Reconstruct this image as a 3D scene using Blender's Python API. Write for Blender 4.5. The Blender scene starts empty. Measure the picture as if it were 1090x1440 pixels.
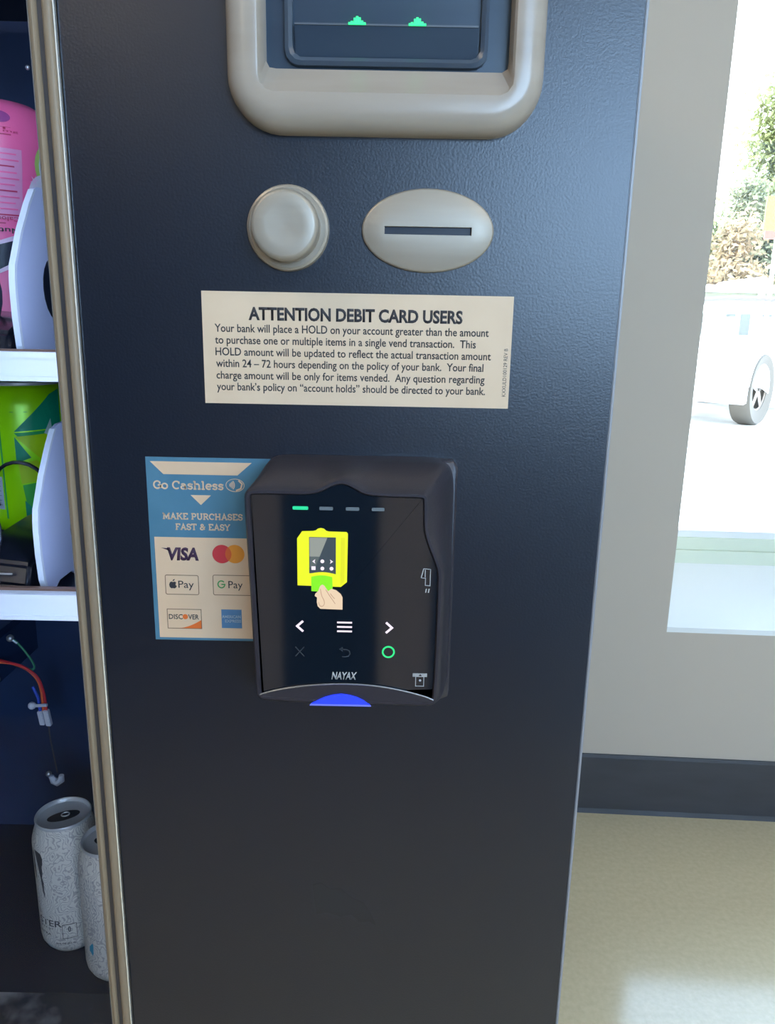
import bpy, bmesh, math, random
from mathutils import Vector, Matrix, noise
random.seed(7)
S = bpy.context.scene
COL = S.collection
PI = math.pi
R = math.radians

# ------------------------------------------------------------------ camera
cam_d = bpy.data.cameras.new('camera'); cam = bpy.data.objects.new('camera', cam_d); COL.objects.link(cam)
cam_d.sensor_fit = 'VERTICAL'; cam_d.sensor_height = 36.0; cam_d.lens = 36.0*1070/1440
cam_d.clip_start = 0.02; cam_d.clip_end = 400
TH, RO = R(13.9), R(1.1)
Fv = Vector((0, math.cos(TH), -math.sin(TH))); Dn = Vector((0, -math.sin(TH), -math.cos(TH))); Xv = Vector((1, 0, 0))
cr = Xv*math.cos(RO) - Dn*math.sin(RO); cu = -(Xv*math.sin(RO) + Dn*math.cos(RO)); cb = -Fv
M = Matrix((cr, cu, cb)).transposed().to_4x4(); M.translation = Vector((0, 0, 1.15))
cam.matrix_world = M
S.camera = cam

# ------------------------------------------------------------------ world, sun, exposure
W = bpy.data.worlds.new('sky'); S.world = W; W.use_nodes = True
wn = W.node_tree.nodes; wl = W.node_tree.links
bg = wn['Background']
tc = wn.new('ShaderNodeTexCoord'); sx = wn.new('ShaderNodeSeparateXYZ'); rp = wn.new('ShaderNodeValToRGB')
wl.new(tc.outputs['Generated'], sx.inputs[0]); wl.new(sx.outputs['Z'], rp.inputs[0])
rp.color_ramp.elements[0].position = 0.0; rp.color_ramp.elements[0].color = (0.93, 0.97, 1.0, 1)
rp.color_ramp.elements[1].position = 0.7; rp.color_ramp.elements[1].color = (0.50, 0.72, 1.0, 1)
wl.new(rp.outputs[0], bg.inputs['Color']); bg.inputs['Strength'].default_value = 6.2

sd = bpy.data.lights.new('sun', 'SUN'); sun = bpy.data.objects.new('sun', sd); COL.objects.link(sun)
sd.energy = 5.0; sd.angle = R(0.6); sd.color = (1.0, 0.95, 0.86)
sun.rotation_euler = Vector((-0.75, -0.45, 0.95)).to_track_quat('Z', 'Y').to_euler()

def area(name, loc, target, sx_, sy_, power, color, portal=False):
    l = bpy.data.lights.new(name, 'AREA'); l.shape = 'RECTANGLE'; l.size = sx_; l.size_y = sy_
    l.energy = power; l.color = color
    o = bpy.data.objects.new(name, l); COL.objects.link(o); o.location = loc
    d = Vector(target) - Vector(loc)
    o.rotation_euler = d.to_track_quat('-Z', 'Y').to_euler()
    if portal: l.cycles.is_portal = True
    return o
S.view_settings.view_transform = 'Standard'; S.view_settings.look = 'None'
S.view_settings.gamma = 1.0; S.view_settings.use_curve_mapping = False
S.view_settings.exposure = 1.2

# ------------------------------------------------------------------ materials
MATS = {}
def mat(name, color, rough=0.5, metal=0.0, spec=0.5, emit=None, es=1.0, coat=0.0):
    if name in MATS: return MATS[name]
    m = bpy.data.materials.new(name); m.use_nodes = True
    b = m.node_tree.nodes['Principled BSDF']
    b.inputs['Base Color'].default_value = (*color, 1); b.inputs['Roughness'].default_value = rough
    b.inputs['Metallic'].default_value = metal; b.inputs['Specular IOR Level'].default_value = spec
    b.inputs['Coat Weight'].default_value = coat
    if emit: b.inputs['Emission Color'].default_value = (*emit, 1); b.inputs['Emission Strength'].default_value = es
    MATS[name] = m; return m
def add_tex(m, kind='noise', scale=50, c1=None, c2=None, bump=0, dist=0.001, detail=4, lo=0.35, hi=0.65, warp=0, stretch=None, rough=None):
    nt = m.node_tree; n = nt.nodes; l = nt.links; b = n['Principled BSDF']
    t = n.new('ShaderNodeTexCoord'); mp = n.new('ShaderNodeMapping'); l.new(t.outputs['Object'], mp.inputs[0])
    if stretch: mp.inputs['Scale'].default_value = stretch
    src = mp.outputs[0]
    if warp:
        wnz = n.new('ShaderNodeTexNoise'); wnz.inputs['Scale'].default_value = scale*0.6; l.new(src, wnz.inputs['Vector'])
        mx = n.new('ShaderNodeMix'); mx.data_type = 'VECTOR'; mx.inputs[0].default_value = warp
        l.new(src, mx.inputs[4]); l.new(wnz.outputs['Color'], mx.inputs[5]); src = mx.outputs[1]
    if kind == 'noise':
        x = n.new('ShaderNodeTexNoise'); x.inputs['Detail'].default_value = detail; out = x.outputs[0]
    elif kind == 'voronoi':
        x = n.new('ShaderNodeTexVoronoi'); out = x.outputs['Distance']
    else:
        x = n.new('ShaderNodeTexWave'); x.inputs['Distortion'].default_value = 8; x.inputs['Detail'].default_value = 3; out = x.outputs[1]
    x.inputs['Scale'].default_value = scale; l.new(src, x.inputs['Vector'])
    r = n.new('ShaderNodeValToRGB'); r.color_ramp.elements[0].position = lo; r.color_ramp.elements[1].position = hi
    l.new(out, r.inputs[0])
    if c1 is not None:
        r.color_ramp.elements[0].color = (*c1, 1); r.color_ramp.elements[1].color = (*c2, 1)
        l.new(r.outputs[0], b.inputs['Base Color'])
    if rough:
        mr = n.new('ShaderNodeMapRange'); mr.inputs[3].default_value = rough[0]; mr.inputs[4].default_value = rough[1]
        l.new(out, mr.inputs[0]); l.new(mr.outputs[0], b.inputs['Roughness'])
    if bump:
        bp = n.new('ShaderNodeBump'); bp.inputs['Strength'].default_value = bump; bp.inputs['Distance'].default_value = dist
        l.new(out, bp.inputs['Height']); l.new(bp.outputs[0], b.inputs['Normal'])
    return m

m_panel = mat('black_laminate', (0.0035, 0.008, 0.020), 0.32, spec=0.78)
add_tex(m_panel, 'noise', 900, bump=0.28, dist=0.00025, detail=2)
m_paneledge = mat('laminate_edge', (0.32, 0.33, 0.36), 0.35)
m_cab = mat('black_steel', (0.012, 0.016, 0.026), 0.45); add_tex(m_cab, 'noise', 300, bump=0.1, dist=0.0004)
m_inner = mat('inner_steel', (0.005, 0.016, 0.055), 0.5); add_tex(m_inner, 'noise', 9, (0.008, 0.026, 0.085), (0.014, 0.040, 0.125), detail=3)
m_trim = mat('bronze_aluminium', (0.27, 0.222, 0.165), 0.48, metal=0.1, spec=0.35); add_tex(m_trim, 'noise', 40, (0.28, 0.215, 0.145), (0.31, 0.24, 0.165), stretch=(1, 1, 0.05))
m_groove = mat('trim_groove', (0.085, 0.08, 0.085), 0.4, metal=0.5)
m_trimedge = mat('bright_aluminium_edge', (0.85, 0.84, 0.82), 0.25, metal=0.7)
m_bezel = mat('warm_silver_plastic', (0.36, 0.335, 0.30), 0.24, spec=0.6); add_tex(m_bezel, 'noise', 60, (0.39, 0.335, 0.275), (0.44, 0.385, 0.325), stretch=(0.15, 1, 1), detail=6)
m_nickel = mat('satin_nickel', (0.42, 0.40, 0.365), 0.42, metal=0.35); add_tex(m_nickel, 'noise', 160, (0.39, 0.345, 0.28), (0.42, 0.375, 0.31), stretch=(0.1, 1, 1))
m_dark = mat('dark_slot', (0.01, 0.015, 0.03), 0.4)
m_accept = mat('acceptor_face', (0.035, 0.06, 0.095), 0.28); add_tex(m_accept, 'noise', 40, (0.03, 0.052, 0.085), (0.042, 0.07, 0.105), stretch=(0.2, 1, 1))
m_accept_rim = mat('acceptor_rim', (0.11, 0.13, 0.155), 0.3)
m_plastic = mat('black_plastic', (0.030, 0.027, 0.037), 0.36); add_tex(m_plastic, 'noise', 900, bump=0.25, dist=0.0003)
m_glossblack = mat('gloss_black', (0.004, 0.009, 0.017), 0.06, spec=0.8)
m_paper = mat('cream_paper', (0.68, 0.56, 0.42), 0.55); add_tex(m_paper, 'noise', 40, (0.74, 0.57, 0.395), (0.78, 0.61, 0.43))
m_ink = mat('dark_ink', (0.035, 0.033, 0.04), 0.6)
m_inkpurple = mat('purple_ink', (0.055, 0.02, 0.06), 0.6)
m_blue = mat('blue_print', (0.085, 0.27, 0.46), 0.45); add_tex(m_blue, 'noise', 60, (0.07, 0.20, 0.30), (0.085, 0.225, 0.335))
m_red = mat('red_print', (0.66, 0.045, 0.06), 0.5)
m_orangep = mat('amber_print', (0.80, 0.30, 0.03), 0.5)
m_overlap = mat('overlap_orange_print', (0.72, 0.13, 0.03), 0.5)
m_discorange = mat('orange_print', (0.80, 0.17, 0.03), 0.5)
m_green = mat('green_print', (0.06, 0.30, 0.08), 0.5)
m_steel = mat('zinc_steel', (0.6, 0.62, 0.68), 0.3, metal=0.8)
m_wall = mat('grey_wall_paint', (0.53, 0.455, 0.37), 0.7); add_tex(m_wall, 'noise', 240, bump=0.08, dist=0.0006)
m_base = mat('charcoal_vinyl', (0.045, 0.05, 0.062), 0.4); add_tex(m_base, 'noise', 30, (0.042, 0.042, 0.048), (0.052, 0.052, 0.058), stretch=(0.2, 1, 1))
m_floor = mat('polished_concrete', (0.5, 0.47, 0.36), 0.13, spec=0.32)
add_tex(m_floor, 'noise', 95, (0.56, 0.47, 0.30), (0.65, 0.55, 0.37), detail=8, lo=0.25, hi=0.75)
m_ceil = mat('ceiling_white', (0.8, 0.8, 0.8), 0.8)
m_white = mat('white_paint', (0.86, 0.87, 0.85), 0.45)
m_frame = mat('pale_frame', (0.74, 0.80, 0.64), 0.5)
m_rail = mat('white_rail', (0.72, 0.76, 0.88), 0.4)
m_railstrip = mat('copper_strip', (0.30, 0.18, 0.14), 0.35, metal=0.4)
m_tray = mat('dark_tray', (0.012, 0.017, 0.034), 0.3)
m_divider = mat('lavender_plastic', (0.58, 0.65, 0.92), 0.45)
m_divedge = mat('divider_edge_highlight', (0.72, 0.78, 0.92), 0.4)  # paler than the divider: edge highlight put into the colour
m_coil = mat('dark_wire', (0.10, 0.11, 0.15), 0.25, metal=0.8)
def emis(name, c, s): return mat(name, (0.02, 0.02, 0.02), 0.4, emit=c, es=s/2.3)   # 2.3 = exposure
m_glass = bpy.data.materials.new('clear_glass'); m_glass.use_nodes = True
nt = m_glass.node_tree; nt.nodes.clear()
o_ = nt.nodes.new('ShaderNodeOutputMaterial'); mxs = nt.nodes.new('ShaderNodeMixShader'); fr = nt.nodes.new('ShaderNodeFresnel')
tr = nt.nodes.new('ShaderNodeBsdfTransparent'); gl = nt.nodes.new('ShaderNodeBsdfGlossy'); gl.inputs['Roughness'].default_value = 0.02
tr.inputs[0].default_value = (0.97, 0.98, 0.98, 1)
fr.inputs[0].default_value = 1.16
nt.links.new(fr.outputs[0], mxs.inputs[0]); nt.links.new(tr.outputs[0], mxs.inputs[1]); nt.links.new(gl.outputs[0], mxs.inputs[2]); nt.links.new(mxs.outputs[0], o_.inputs[0])

m_glass2 = m_glass.copy(); m_glass2.name = 'blue_tinted_glass'  # blue tint added for the glare that the back window gives the panel
for n_ in m_glass2.node_tree.nodes:
    if n_.type == 'BSDF_TRANSPARENT': n_.inputs[0].default_value = (0.72, 0.86, 1.0, 1)
# ------------------------------------------------------------------ helpers
def tag(o, label=None, cat=None, group=None, kind=None):
    if label: o['label'] = label
    if cat: o['category'] = cat
    if group: o['group'] = group
    if kind: o['kind'] = kind
    return o
def empty(name, loc, label, cat, group=None):
    o = bpy.data.objects.new(name, None); COL.objects.link(o); o.location = loc; o.empty_display_size = 0.05
    return tag(o, label, cat, group)
def link(name, me, m, parent=None, smooth=False):
    o = bpy.data.objects.new(name, me); COL.objects.link(o)
    if m and not me.materials: me.materials.append(m)
    if smooth:
        for p in me.polygons: p.use_smooth = True
    if parent:
        o.parent = parent; o.matrix_parent_inverse = Matrix.Translation(-parent.location)   # meshes are built in world space
    return o
def pyd(name, V, F, m, parent=None, smooth=False):
    me = bpy.data.meshes.new(name); me.from_pydata([tuple(v) for v in V], [], F); me.update()
    return link(name, me, m, parent, smooth)
def fin(name, bm, m, parent=None, smooth=False, sharp=None):
    bmesh.ops.recalc_face_normals(bm, faces=bm.faces)
    me = bpy.data.meshes.new(name); bm.to_mesh(me); bm.free()
    o = link(name, me, m, parent, smooth)
    if smooth:
        try: me.set_sharp_from_angle(angle=R(sharp or 40))
        except Exception: pass
    return o
def addbox(bm, x0, x1, y0, y1, z0, z1, bev=0):
    vs = [bm.verts.new(p) for p in ((x0,y0,z0),(x1,y0,z0),(x1,y1,z0),(x0,y1,z0),(x0,y0,z1),(x1,y0,z1),(x1,y1,z1),(x0,y1,z1))]
    fs = [bm.faces.new([vs[i] for i in f]) for f in ((0,3,2,1),(4,5,6,7),(0,1,5,4),(1,2,6,5),(2,3,7,6),(3,0,4,7))]
    if bev:
        es = set(e for f in fs for e in f.edges)
        bmesh.ops.bevel(bm, geom=list(es), offset=bev, segments=2, affect='EDGES')
def box(name, x0, x1, y0, y1, z0, z1, m, parent=None, bev=0):
    bm = bmesh.new(); addbox(bm, x0, x1, y0, y1, z0, z1, bev)
    return fin(name, bm, m, parent, smooth=bool(bev))
def tube(bm, pts, r, n=8, caps=True):
    pts = [Vector(p) for p in pts]; rings = []
    up = Vector((0, 0, 1))
    t0 = (pts[1]-pts[0]).normalized(); a = t0.cross(up)
    if a.length < 1e-4: a = t0.cross(Vector((1, 0, 0)))
    a.normalize()
    for i, p in enumerate(pts):
        t = (pts[min(i+1, len(pts)-1)] - pts[max(i-1, 0)]).normalized()
        a = (a - t*a.dot(t)).normalized(); b = t.cross(a)
        rr = r[i] if isinstance(r, (list, tuple)) else r
        rings.append([bm.verts.new(p + (a*math.cos(2*PI*k/n) + b*math.sin(2*PI*k/n))*rr) for k in range(n)])
    for i in range(len(rings)-1):
        for k in range(n): bm.faces.new((rings[i][k], rings[i][(k+1) % n], rings[i+1][(k+1) % n], rings[i+1][k]))
    if caps: bm.faces.new(rings[0]); bm.faces.new(rings[-1][::-1])
def lathe(bm, prof, c, n=40, axis='z', a0=0, a1=2*PI):
    """prof: (radius, height) list; c centre; axis z or -y (height grows toward -y)"""
    rings = []
    for r, h in prof:
        ring = []
        for k in range(n):
            a = a0 + (a1-a0)*k/n
            if axis == 'z': p = (c[0]+r*math.cos(a), c[1]+r*math.sin(a), c[2]+h)
            else: p = (c[0]+r*math.cos(a), c[1]-h, c[2]+r*math.sin(a))
            ring.append(bm.verts.new(p))
        rings.append(ring)
    for i in range(len(rings)-1):
        for k in range(n): bm.faces.new((rings[i][k], rings[i][(k+1) % n], rings[i+1][(k+1) % n], rings[i+1][k]))
    if prof[0][0] > 1e-5: bm.faces.new(rings[0][::-1])
    if prof[-1][0] > 1e-5: bm.faces.new(rings[-1])
def cat_rom(pts, sub=6, closed=True):
    n = len(pts); out = []
    rng = range(n) if closed else range(n-1)
    for i in rng:
        g = lambda k: pts[k % n] if closed else pts[max(0, min(n-1, k))]
        p0, p1, p2, p3 = g(i-1), g(i), g(i+1), g(i+2)
        for s in range(sub):
            t = s/sub
            out.append(tuple(0.5*((2*p1[d]) + (-p0[d]+p2[d])*t + (2*p0[d]-5*p1[d]+4*p2[d]-p3[d])*t*t + (-p0[d]+3*p1[d]-3*p2[d]+p3[d])*t**3) for d in range(len(p1))))
    if not closed: out.append(tuple(pts[-1]))
    return out
def resample(pts, n, closed=True):
    P = [Vector(p) for p in pts]
    if closed: P.append(P[0])
    L = [0]
    for i in range(1, len(P)): L.append(L[-1]+(P[i]-P[i-1]).length)
    out = []; j = 0
    for k in range(n):
        s = L[-1]*k/(n if closed else n-1)
        while j < len(L)-2 and L[j+1] < s: j += 1
        t = (s-L[j])/max(1e-9, L[j+1]-L[j]); out.append(P[j].lerp(P[j+1], min(1, t)))
    return out
def rrect(x0, x1, z0, z1, r, n=8):
    """rounded rectangle outline, counter-clockwise from lower left; r = one radius or 4 (bl, br, tr, tl)"""
    if not isinstance(r, (tuple, list)): r = (r,)*4
    out = []
    for (cx, cz, a, rr) in ((x0+r[0], z0+r[0], PI, r[0]), (x1-r[1], z0+r[1], 1.5*PI, r[1]), (x1-r[2], z1-r[2], 0, r[2]), (x0+r[3], z1-r[3], 0.5*PI, r[3])):
        for k in range(n+1):
            t = a + 0.5*PI*k/n; out.append((cx+rr*math.cos(t), cz+rr*math.sin(t)))
    return out
def loft(bm, rings, cap0=False, cap1=False):
    """rings: list of (points2d, y)"""
    vr = [[bm.verts.new((p[0], y if not callable(y) else y(p), p[1])) for p in pts] for pts, y in rings]
    n = len(vr[0])
    for i in range(len(vr)-1):
        for k in range(n):
            bm.faces.new((vr[i][k], vr[i][(k+1) % n], vr[i+1][(k+1) % n], vr[i+1][k]))
    if cap0: bm.faces.new(vr[0])
    if cap1: bm.faces.new(vr[-1])
def flat(name, pts, y, m, parent, t=0.00012, mm=True):
    """thin printed/lit shape on a vertical face; pts (x,z) in mm, y in m = front"""
    k = 0.001 if mm else 1
    bm = bmesh.new()
    a = [bm.verts.new((p[0]*k, y, p[1]*k)) for p in pts]; b = [bm.verts.new((p[0]*k, y+t, p[1]*k)) for p in pts]
    bm.faces.new(a); n = len(a)
    for i in range(n): bm.faces.new((a[i], a[(i+1) % n], b[(i+1) % n], b[i]))
    return fin(name, bm, m, parent)
def ell(cx, cz, rx, rz=None, n=36, a0=0, a1=2*PI):
    rz = rz or rx
    return [(cx+rx*math.cos(a0+(a1-a0)*k/n), cz+rz*math.sin(a0+(a1-a0)*k/n)) for k in range(n if abs(a1-a0-2*PI) < 1e-6 else n+1)]
def ribbon(bm, pts, w, y, t=0.0001, closed=False):
    """flat stroke of width w (m) along 2-D points (m), in the plane y"""
    n = len(pts); P = [Vector(p) for p in pts]
    off = []
    for i in range(n):
        a = P[(i-1) % n] if (closed or i > 0) else P[i]; b = P[(i+1) % n] if (closed or i < n-1) else P[i]
        d1 = (P[i]-a); d2 = (b-P[i])
        d1 = d1.normalized() if d1.length > 1e-9 else d2.normalized(); d2 = d2.normalized() if d2.length > 1e-9 else d1
        tt = (d1+d2)
        tt = tt.normalized() if tt.length > 1e-6 else d1
        nn = Vector((-tt.y, tt.x)); c = max(0.4, nn.dot(Vector((-d1.y, d1.x))))
        off.append(nn*(w/2/c))
    A = [bm.verts.new((p.x+o.x, y, p.y+o.y)) for p, o in zip(P, off)]
    B = [bm.verts.new((p.x-o.x, y, p.y-o.y)) for p, o in zip(P, off)]
    A2 = [bm.verts.new((v.co.x, y+t, v.co.z)) for v in A]; B2 = [bm.verts.new((v.co.x, y+t, v.co.z)) for v in B]
    for i in range(n if closed else n-1):
        j = (i+1) % n
        bm.faces.new((A[i], A[j], B[j], B[i])); bm.faces.new((A[i], A2[i], A2[j], A[j])); bm.faces.new((B[i], B[j], B2[j], B2[i]))
def outline(name, pts, w, y, m, parent, closed=True):
    bm = bmesh.new(); ribbon(bm, [(p[0]*.001, p[1]*.001) for p in pts], w*.001, y, closed=closed)
    return fin(name, bm, m, parent)

# text from the built-in font
def text_mesh(s, bold=0.0, space=1.0):
    c = bpy.data.curves.new('t', 'FONT'); c.body = s; c.size = 1; c.offset = bold; c.space_character = space; c.resolution_u = 3
    o = bpy.data.objects.new('t', c); COL.objects.link(o); bpy.context.view_layer.update()
    dg = bpy.context.evaluated_depsgraph_get()
    me = bpy.data.meshes.new_from_object(o.evaluated_get(dg)); bpy.data.objects.remove(o); bpy.data.curves.remove(c)
    return me
def cap_h(bold=0.0):
    me = text_mesh('H', bold); return max(v.co.y for v in me.vertices), min(v.co.y for v in me.vertices)
CAP0 = cap_h()
def text(name, s, x0, x1, z, h, y, m, parent, bold=0.0, slant=0, label=None, rot90=False, wrap=None, space=1.0):
    """one printed line: left x0, right x1, baseline z, cap height h (mm), on the face y (m)"""
    me = text_mesh(s, bold, space)
    xs = [v.co.x for v in me.vertices]; a, b = min(xs), max(xs)
    kx = (x1-x0)/(b-a)*.001; kz = h*.001/CAP0[0]
    for v in me.vertices:
        X = (v.co.x-a)*kx; Z = v.co.y*kz; X += slant*Z
        if rot90: v.co = (x0*.001-Z, y, z*.001+X)
        elif wrap:
            cx, cy, r = wrap; ang = (x0*.001+X)/r; v.co = (cx+r*math.sin(ang), cy-r*math.cos(ang), z*.001+Z)
        else: v.co = (x0*.001+X, y, z*.001+Z)
    me.materials.clear()
    if not wrap:
        bm = bmesh.new(); bm.from_mesh(me)
        r = bmesh.ops.extrude_face_region(bm, geom=bm.faces[:])
        for v in [g for g in r['geom'] if isinstance(g, bmesh.types.BMVert)]: v.co.y += 0.00008
        bm.to_mesh(me); bm.free()
    me.update()
    o = link(name, me, m, parent)
    if label: o['label'] = label
    return o

# hand-built slab-serif strokes (cap height 1)
def arc(cx, cz, rx, rz, a0, a1, n=14): return [(cx+rx*math.cos(R(a0+(a1-a0)*k/n)), cz+rz*math.sin(R(a0+(a1-a0)*k/n))) for k in range(n+1)]
def sf(x, z, w=.16): return [(x-w, z), (x+w, z)]
T_ = .09
SLAB = {
 'G': (.86, [arc(.45, .5, .37, .42, 50, 345), [(.5, .46), (.88, .46)], [(.8, .46), (.8, .12)], [(.72,.62),(.72,.86)]]),
 'C': (.84, [arc(.45, .5, .37, .42, 48, 312), [(.72,.64),(.72,.92)]]),
 'o': (.72, [arc(.36, .36, .28, .29, 0, 360, 22)]),
 'a': (.74, [arc(.32, .24, .22, .18, 0, 360, 18), [(.54, .06), (.54, .46)], arc(.33, .46, .21, .18, 0, 150), [(.5, .07), (.68, .07)]]),
 's': (.62, [arc(.31, .51, .19, .135, 30, 270) + arc(.31, .225, .2, .155, 90, -150), [(.5, .5), (.5, .68)], [(.12, .05), (.12, .22)]]),
 'h': (.84, [[(.2, .07), (.2, .98)], arc(.42, .42, .22, .23, 170, 0) + [(.64, .07)], sf(.2, .07, .15), sf(.64, .07, .15), [(.05, .93), (.2, .93)]]),
 'l': (.44, [[(.22, .07), (.22, .98)], sf(.22, .07, .17), [(.06, .93), (.22, .93)]]),
 'e': (.70, [[(.1, .37), (.6, .37)] , arc(.36, .36, .27, .29, 0, 315)]),
 'M': (1.1, [[(.2, .07), (.2, .93)], [(.2, .93), (.55, .25), (.9, .93)], [(.9, .93), (.9, .07)], sf(.2, .07), sf(.9, .07), sf(.13, .93, .1), sf(.97, .93, .1)]),
 'A': (.92, [[(.16, .07), (.46, .93), (.76, .07)], [(.27, .34), (.65, .34)], sf(.15, .07, .14), sf(.77, .07, .14)]),
 'K': (.92, [[(.2, .07), (.2, .93)], [(.75, .93), (.25, .45)], [(.42, .58), (.78, .07)], sf(.2, .07), sf(.2, .93), sf(.74, .93, .13), sf(.78, .07, .13)]),
 'E': (.80, [[(.2, .07), (.2, .93)], [(.06, .07), (.7, .07), (.7, .28)], [(.06, .93), (.68, .93), (.68, .74)], [(.2, .5), (.5, .5)]]),
 'P': (.80, [[(.2, .07), (.2, .93)], sf(.2, .07), [(.05, .93), (.45, .93)] + arc(.45, .69, .24, .24, 80, -90) + [(.2, .45)]]),
 'U': (.92, [[(.2, .93), (.2, .4)] + arc(.46, .36, .26, .3, 180, 360) + [(.72, .93)], sf(.2, .93, .14), sf(.72, .93, .14)]),
 'R': (.88, [[(.2, .07), (.2, .93)], sf(.2, .07), [(.05, .93), (.45, .93)] + arc(.45, .71, .23, .22, 80, -90) + [(.2, .49)], [(.45, .49), (.72, .07), (.84, .07)]]),
 'H': (.94, [[(.2, .07), (.2, .93)], [(.74, .07), (.74, .93)], [(.2, .5), (.74, .5)], sf(.2, .07, .14), sf(.2, .93, .14), sf(.74, .07, .14), sf(.74, .93, .14)]),
 'S': (.72, [arc(.36, .71, .24, .21, 30, 270) + arc(.36, .28, .26, .22, 90, -150), [(.6, .68), (.6, .92)], [(.1, .08), (.1, .34)]]),
 'F': (.76, [[(.2, .07), (.2, .93)], sf(.2, .07), [(.06, .93), (.68, .93), (.68, .72)], [(.2, .5), (.52, .5)]]),
 'T': (.82, [[(.41, .07), (.41, .93)], [(.08, .72), (.08, .93), (.74, .93), (.74, .72)], sf(.41, .07)]),
 'Y': (.86, [[(.12, .93), (.43, .48), (.74, .93)], [(.43, .48), (.43, .07)], sf(.43, .07), sf(.12, .93, .13), sf(.74, .93, .13)]),
 '&': (.92, [[(.8, .1), (.3, .66)] + arc(.42, .76, .16, .16, 200, -20, 12) + [(.5, .58), (.25, .42)] + arc(.38, .27, .24, .2, 150, 320, 12) + [(.78, .5)], [(.66, .5), (.88, .5)]]),
 ' ': (.42, []),
}
def slab(name, s, x0, x1, z, h, y, m, parent, w=.17):
    tot = sum(SLAB[c][0] for c in s); kx = (x1-x0)/tot; x = x0; bm = bmesh.new()
    for c in s:
        adv, st = SLAB[c]
        for p in st: ribbon(bm, [((x+q[0]*kx)*.001, (z+q[1]*h)*.001) for q in p], w*h*.001, y)
        x += adv*kx
    return fin(name, bm, m, parent)

# =================================================================== ROOM (the far wall is turned 2.7 degrees)
WY, WA = 1.6373, R(2.7)
def wy(x, off=0): return WY - (x-0.49)*math.tan(WA) + off
def wallbox(name, x0, x1, o0, o1, z0, z1, m, parent=None, kind='structure', bev=0):
    bm = bmesh.new(); addbox(bm, x0, x1, o0, o1, z0, z1, bev)
    for v in bm.verts: v.co.y = wy(v.co.x, v.co.y)
    o = fin(name, bm, m, parent)
    if not parent: tag(o, kind=kind)
    return o
RX0, RX1, RY0 = -2.6, 3.6, -4.2
WX0, WX1, WZ0, WZ1 = 0.645, 2.75, 0.488, 2.55
TW = 0.22
# wall shell with the window opening in it
bm = bmesh.new()
addbox(bm, RX0, WX0, 0, TW, 0, 3.0); addbox(bm, WX1, RX1, 0, TW, 0, 3.0)
addbox(bm, WX0, WX1, 0, TW, 0, WZ0-0.012); addbox(bm, WX0, WX1, 0, TW, WZ1, 3.0)
for v in bm.verts: v.co.y = wy(v.co.x, v.co.y)
tag(fin('wall_front', bm, m_wall), kind='structure')
tag(box('floor', RX0, RX1, RY0, 2.0, -0.06, 0.0, m_floor), kind='structure')
tag(box('ceiling', RX0, RX1, RY0, 2.0, 3.0, 3.08, m_ceil), kind='structure')
tag(box('wall_left', RX0-0.1, RX0, RY0, 2.0, 0, 3.0, mat('slate_blue_wall_paint', (0.055, 0.085, 0.14), 0.6)), kind='structure')
tag(box('wall_right', RX1, RX1+0.1, RY0, 2.0, 0, 3.0, m_wall), kind='structure')
# back wall with an opening for the window added for panel glare
bm = bmesh.new()
BX0, BX1, BZ0, BZ1 = 0.55, 3.4, 0.9, 2.9
addbox(bm, RX0, BX0, RY0-.1, RY0, 0, 3); addbox(bm, BX1, RX1, RY0-.1, RY0, 0, 3)
addbox(bm, BX0, BX1, RY0-.1, RY0, 0, BZ0); addbox(bm, BX0, BX1, RY0-.1, RY0, BZ1, 3)
m_wall2 = mat('slate_blue_wall_paint', (0.055, 0.085, 0.14), 0.6)
tag(fin('wall_back', bm, m_wall2), kind='structure')
# charcoal cove base
bm = bmesh.new()
prof = [(0.0, 0.158), (-0.004, 0.158), (-0.0055, 0.15), (-0.0055, 0.012), (-0.008, 0.0), (0.0, 0.0)]
ringA = [bm.verts.new((RX0, wy(RX0, a), b)) for a, b in prof]; ringB = [bm.verts.new((RX1, wy(RX1, a), b)) for a, b in prof]
for i in range(len(prof)): bm.faces.new((ringA[i], ringA[(i+1) % len(prof)], ringB[(i+1) % len(prof)], ringB[i]))
bm.faces.new(ringA); bm.faces.new(ringB[::-1])
tag(fin('baseboard_front', bm, m_base), kind='structure')

# window: sloping white sill, frame rail, panes
win = bpy.data.objects.new('window_1', None); COL.objects.link(win); win.location = (1.7, 1.7, 0.5); tag(win, kind='structure')
bm = bmesh.new()
sp = [(0.0, WZ0-0.012), (0.0, WZ0), (0.165, 0.592), (0.24, 0.592), (0.24, WZ0-0.012)]
a = [bm.verts.new((WX0, wy(WX0, p), q)) for p, q in sp]; b = [bm.verts.new((WX1, wy(WX1, p), q)) for p, q in sp]
for i in range(5): bm.faces.new((a[i], a[(i+1) % 5], b[(i+1) % 5], b[i]))
bm.faces.new(a[::-1]); bm.faces.new(b)
fin('window_sill', bm, m_white, win)
bm = bmesh.new()
addbox(bm, WX0, WX1, 0.165, 0.215, 0.592, 0.625); addbox(bm, WX0, WX1, 0.172, 0.215, 0.6255, 0.655)
addbox(bm, WX0, WX0+0.03, 0.172, 0.215, 0.655, WZ1); addbox(bm, WX1-0.04, WX1, 0.172, 0.215, 0.655, WZ1); addbox(bm, WX0, WX1, 0.172, 0.215, WZ1-0.05, WZ1)
addbox(bm, 1.68, 1.73, 0.172, 0.215, 0.655, WZ1-0.05)
for v in bm.verts: v.co.y = wy(v.co.x, v.co.y)
fin('window_frame', bm, m_frame, win)
wallbox('window_bead', WX0+0.03, WX1-0.04, 0.180, 0.205, 0.655, 0.672, m_white, win)
for x0, x1 in ((WX0+0.03, 1.68), (1.73, WX1-0.04)):
    wallbox('pane', x0, x1, 0.190, 0.196, 0.672, WZ1-0.05, m_glass, win)
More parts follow.
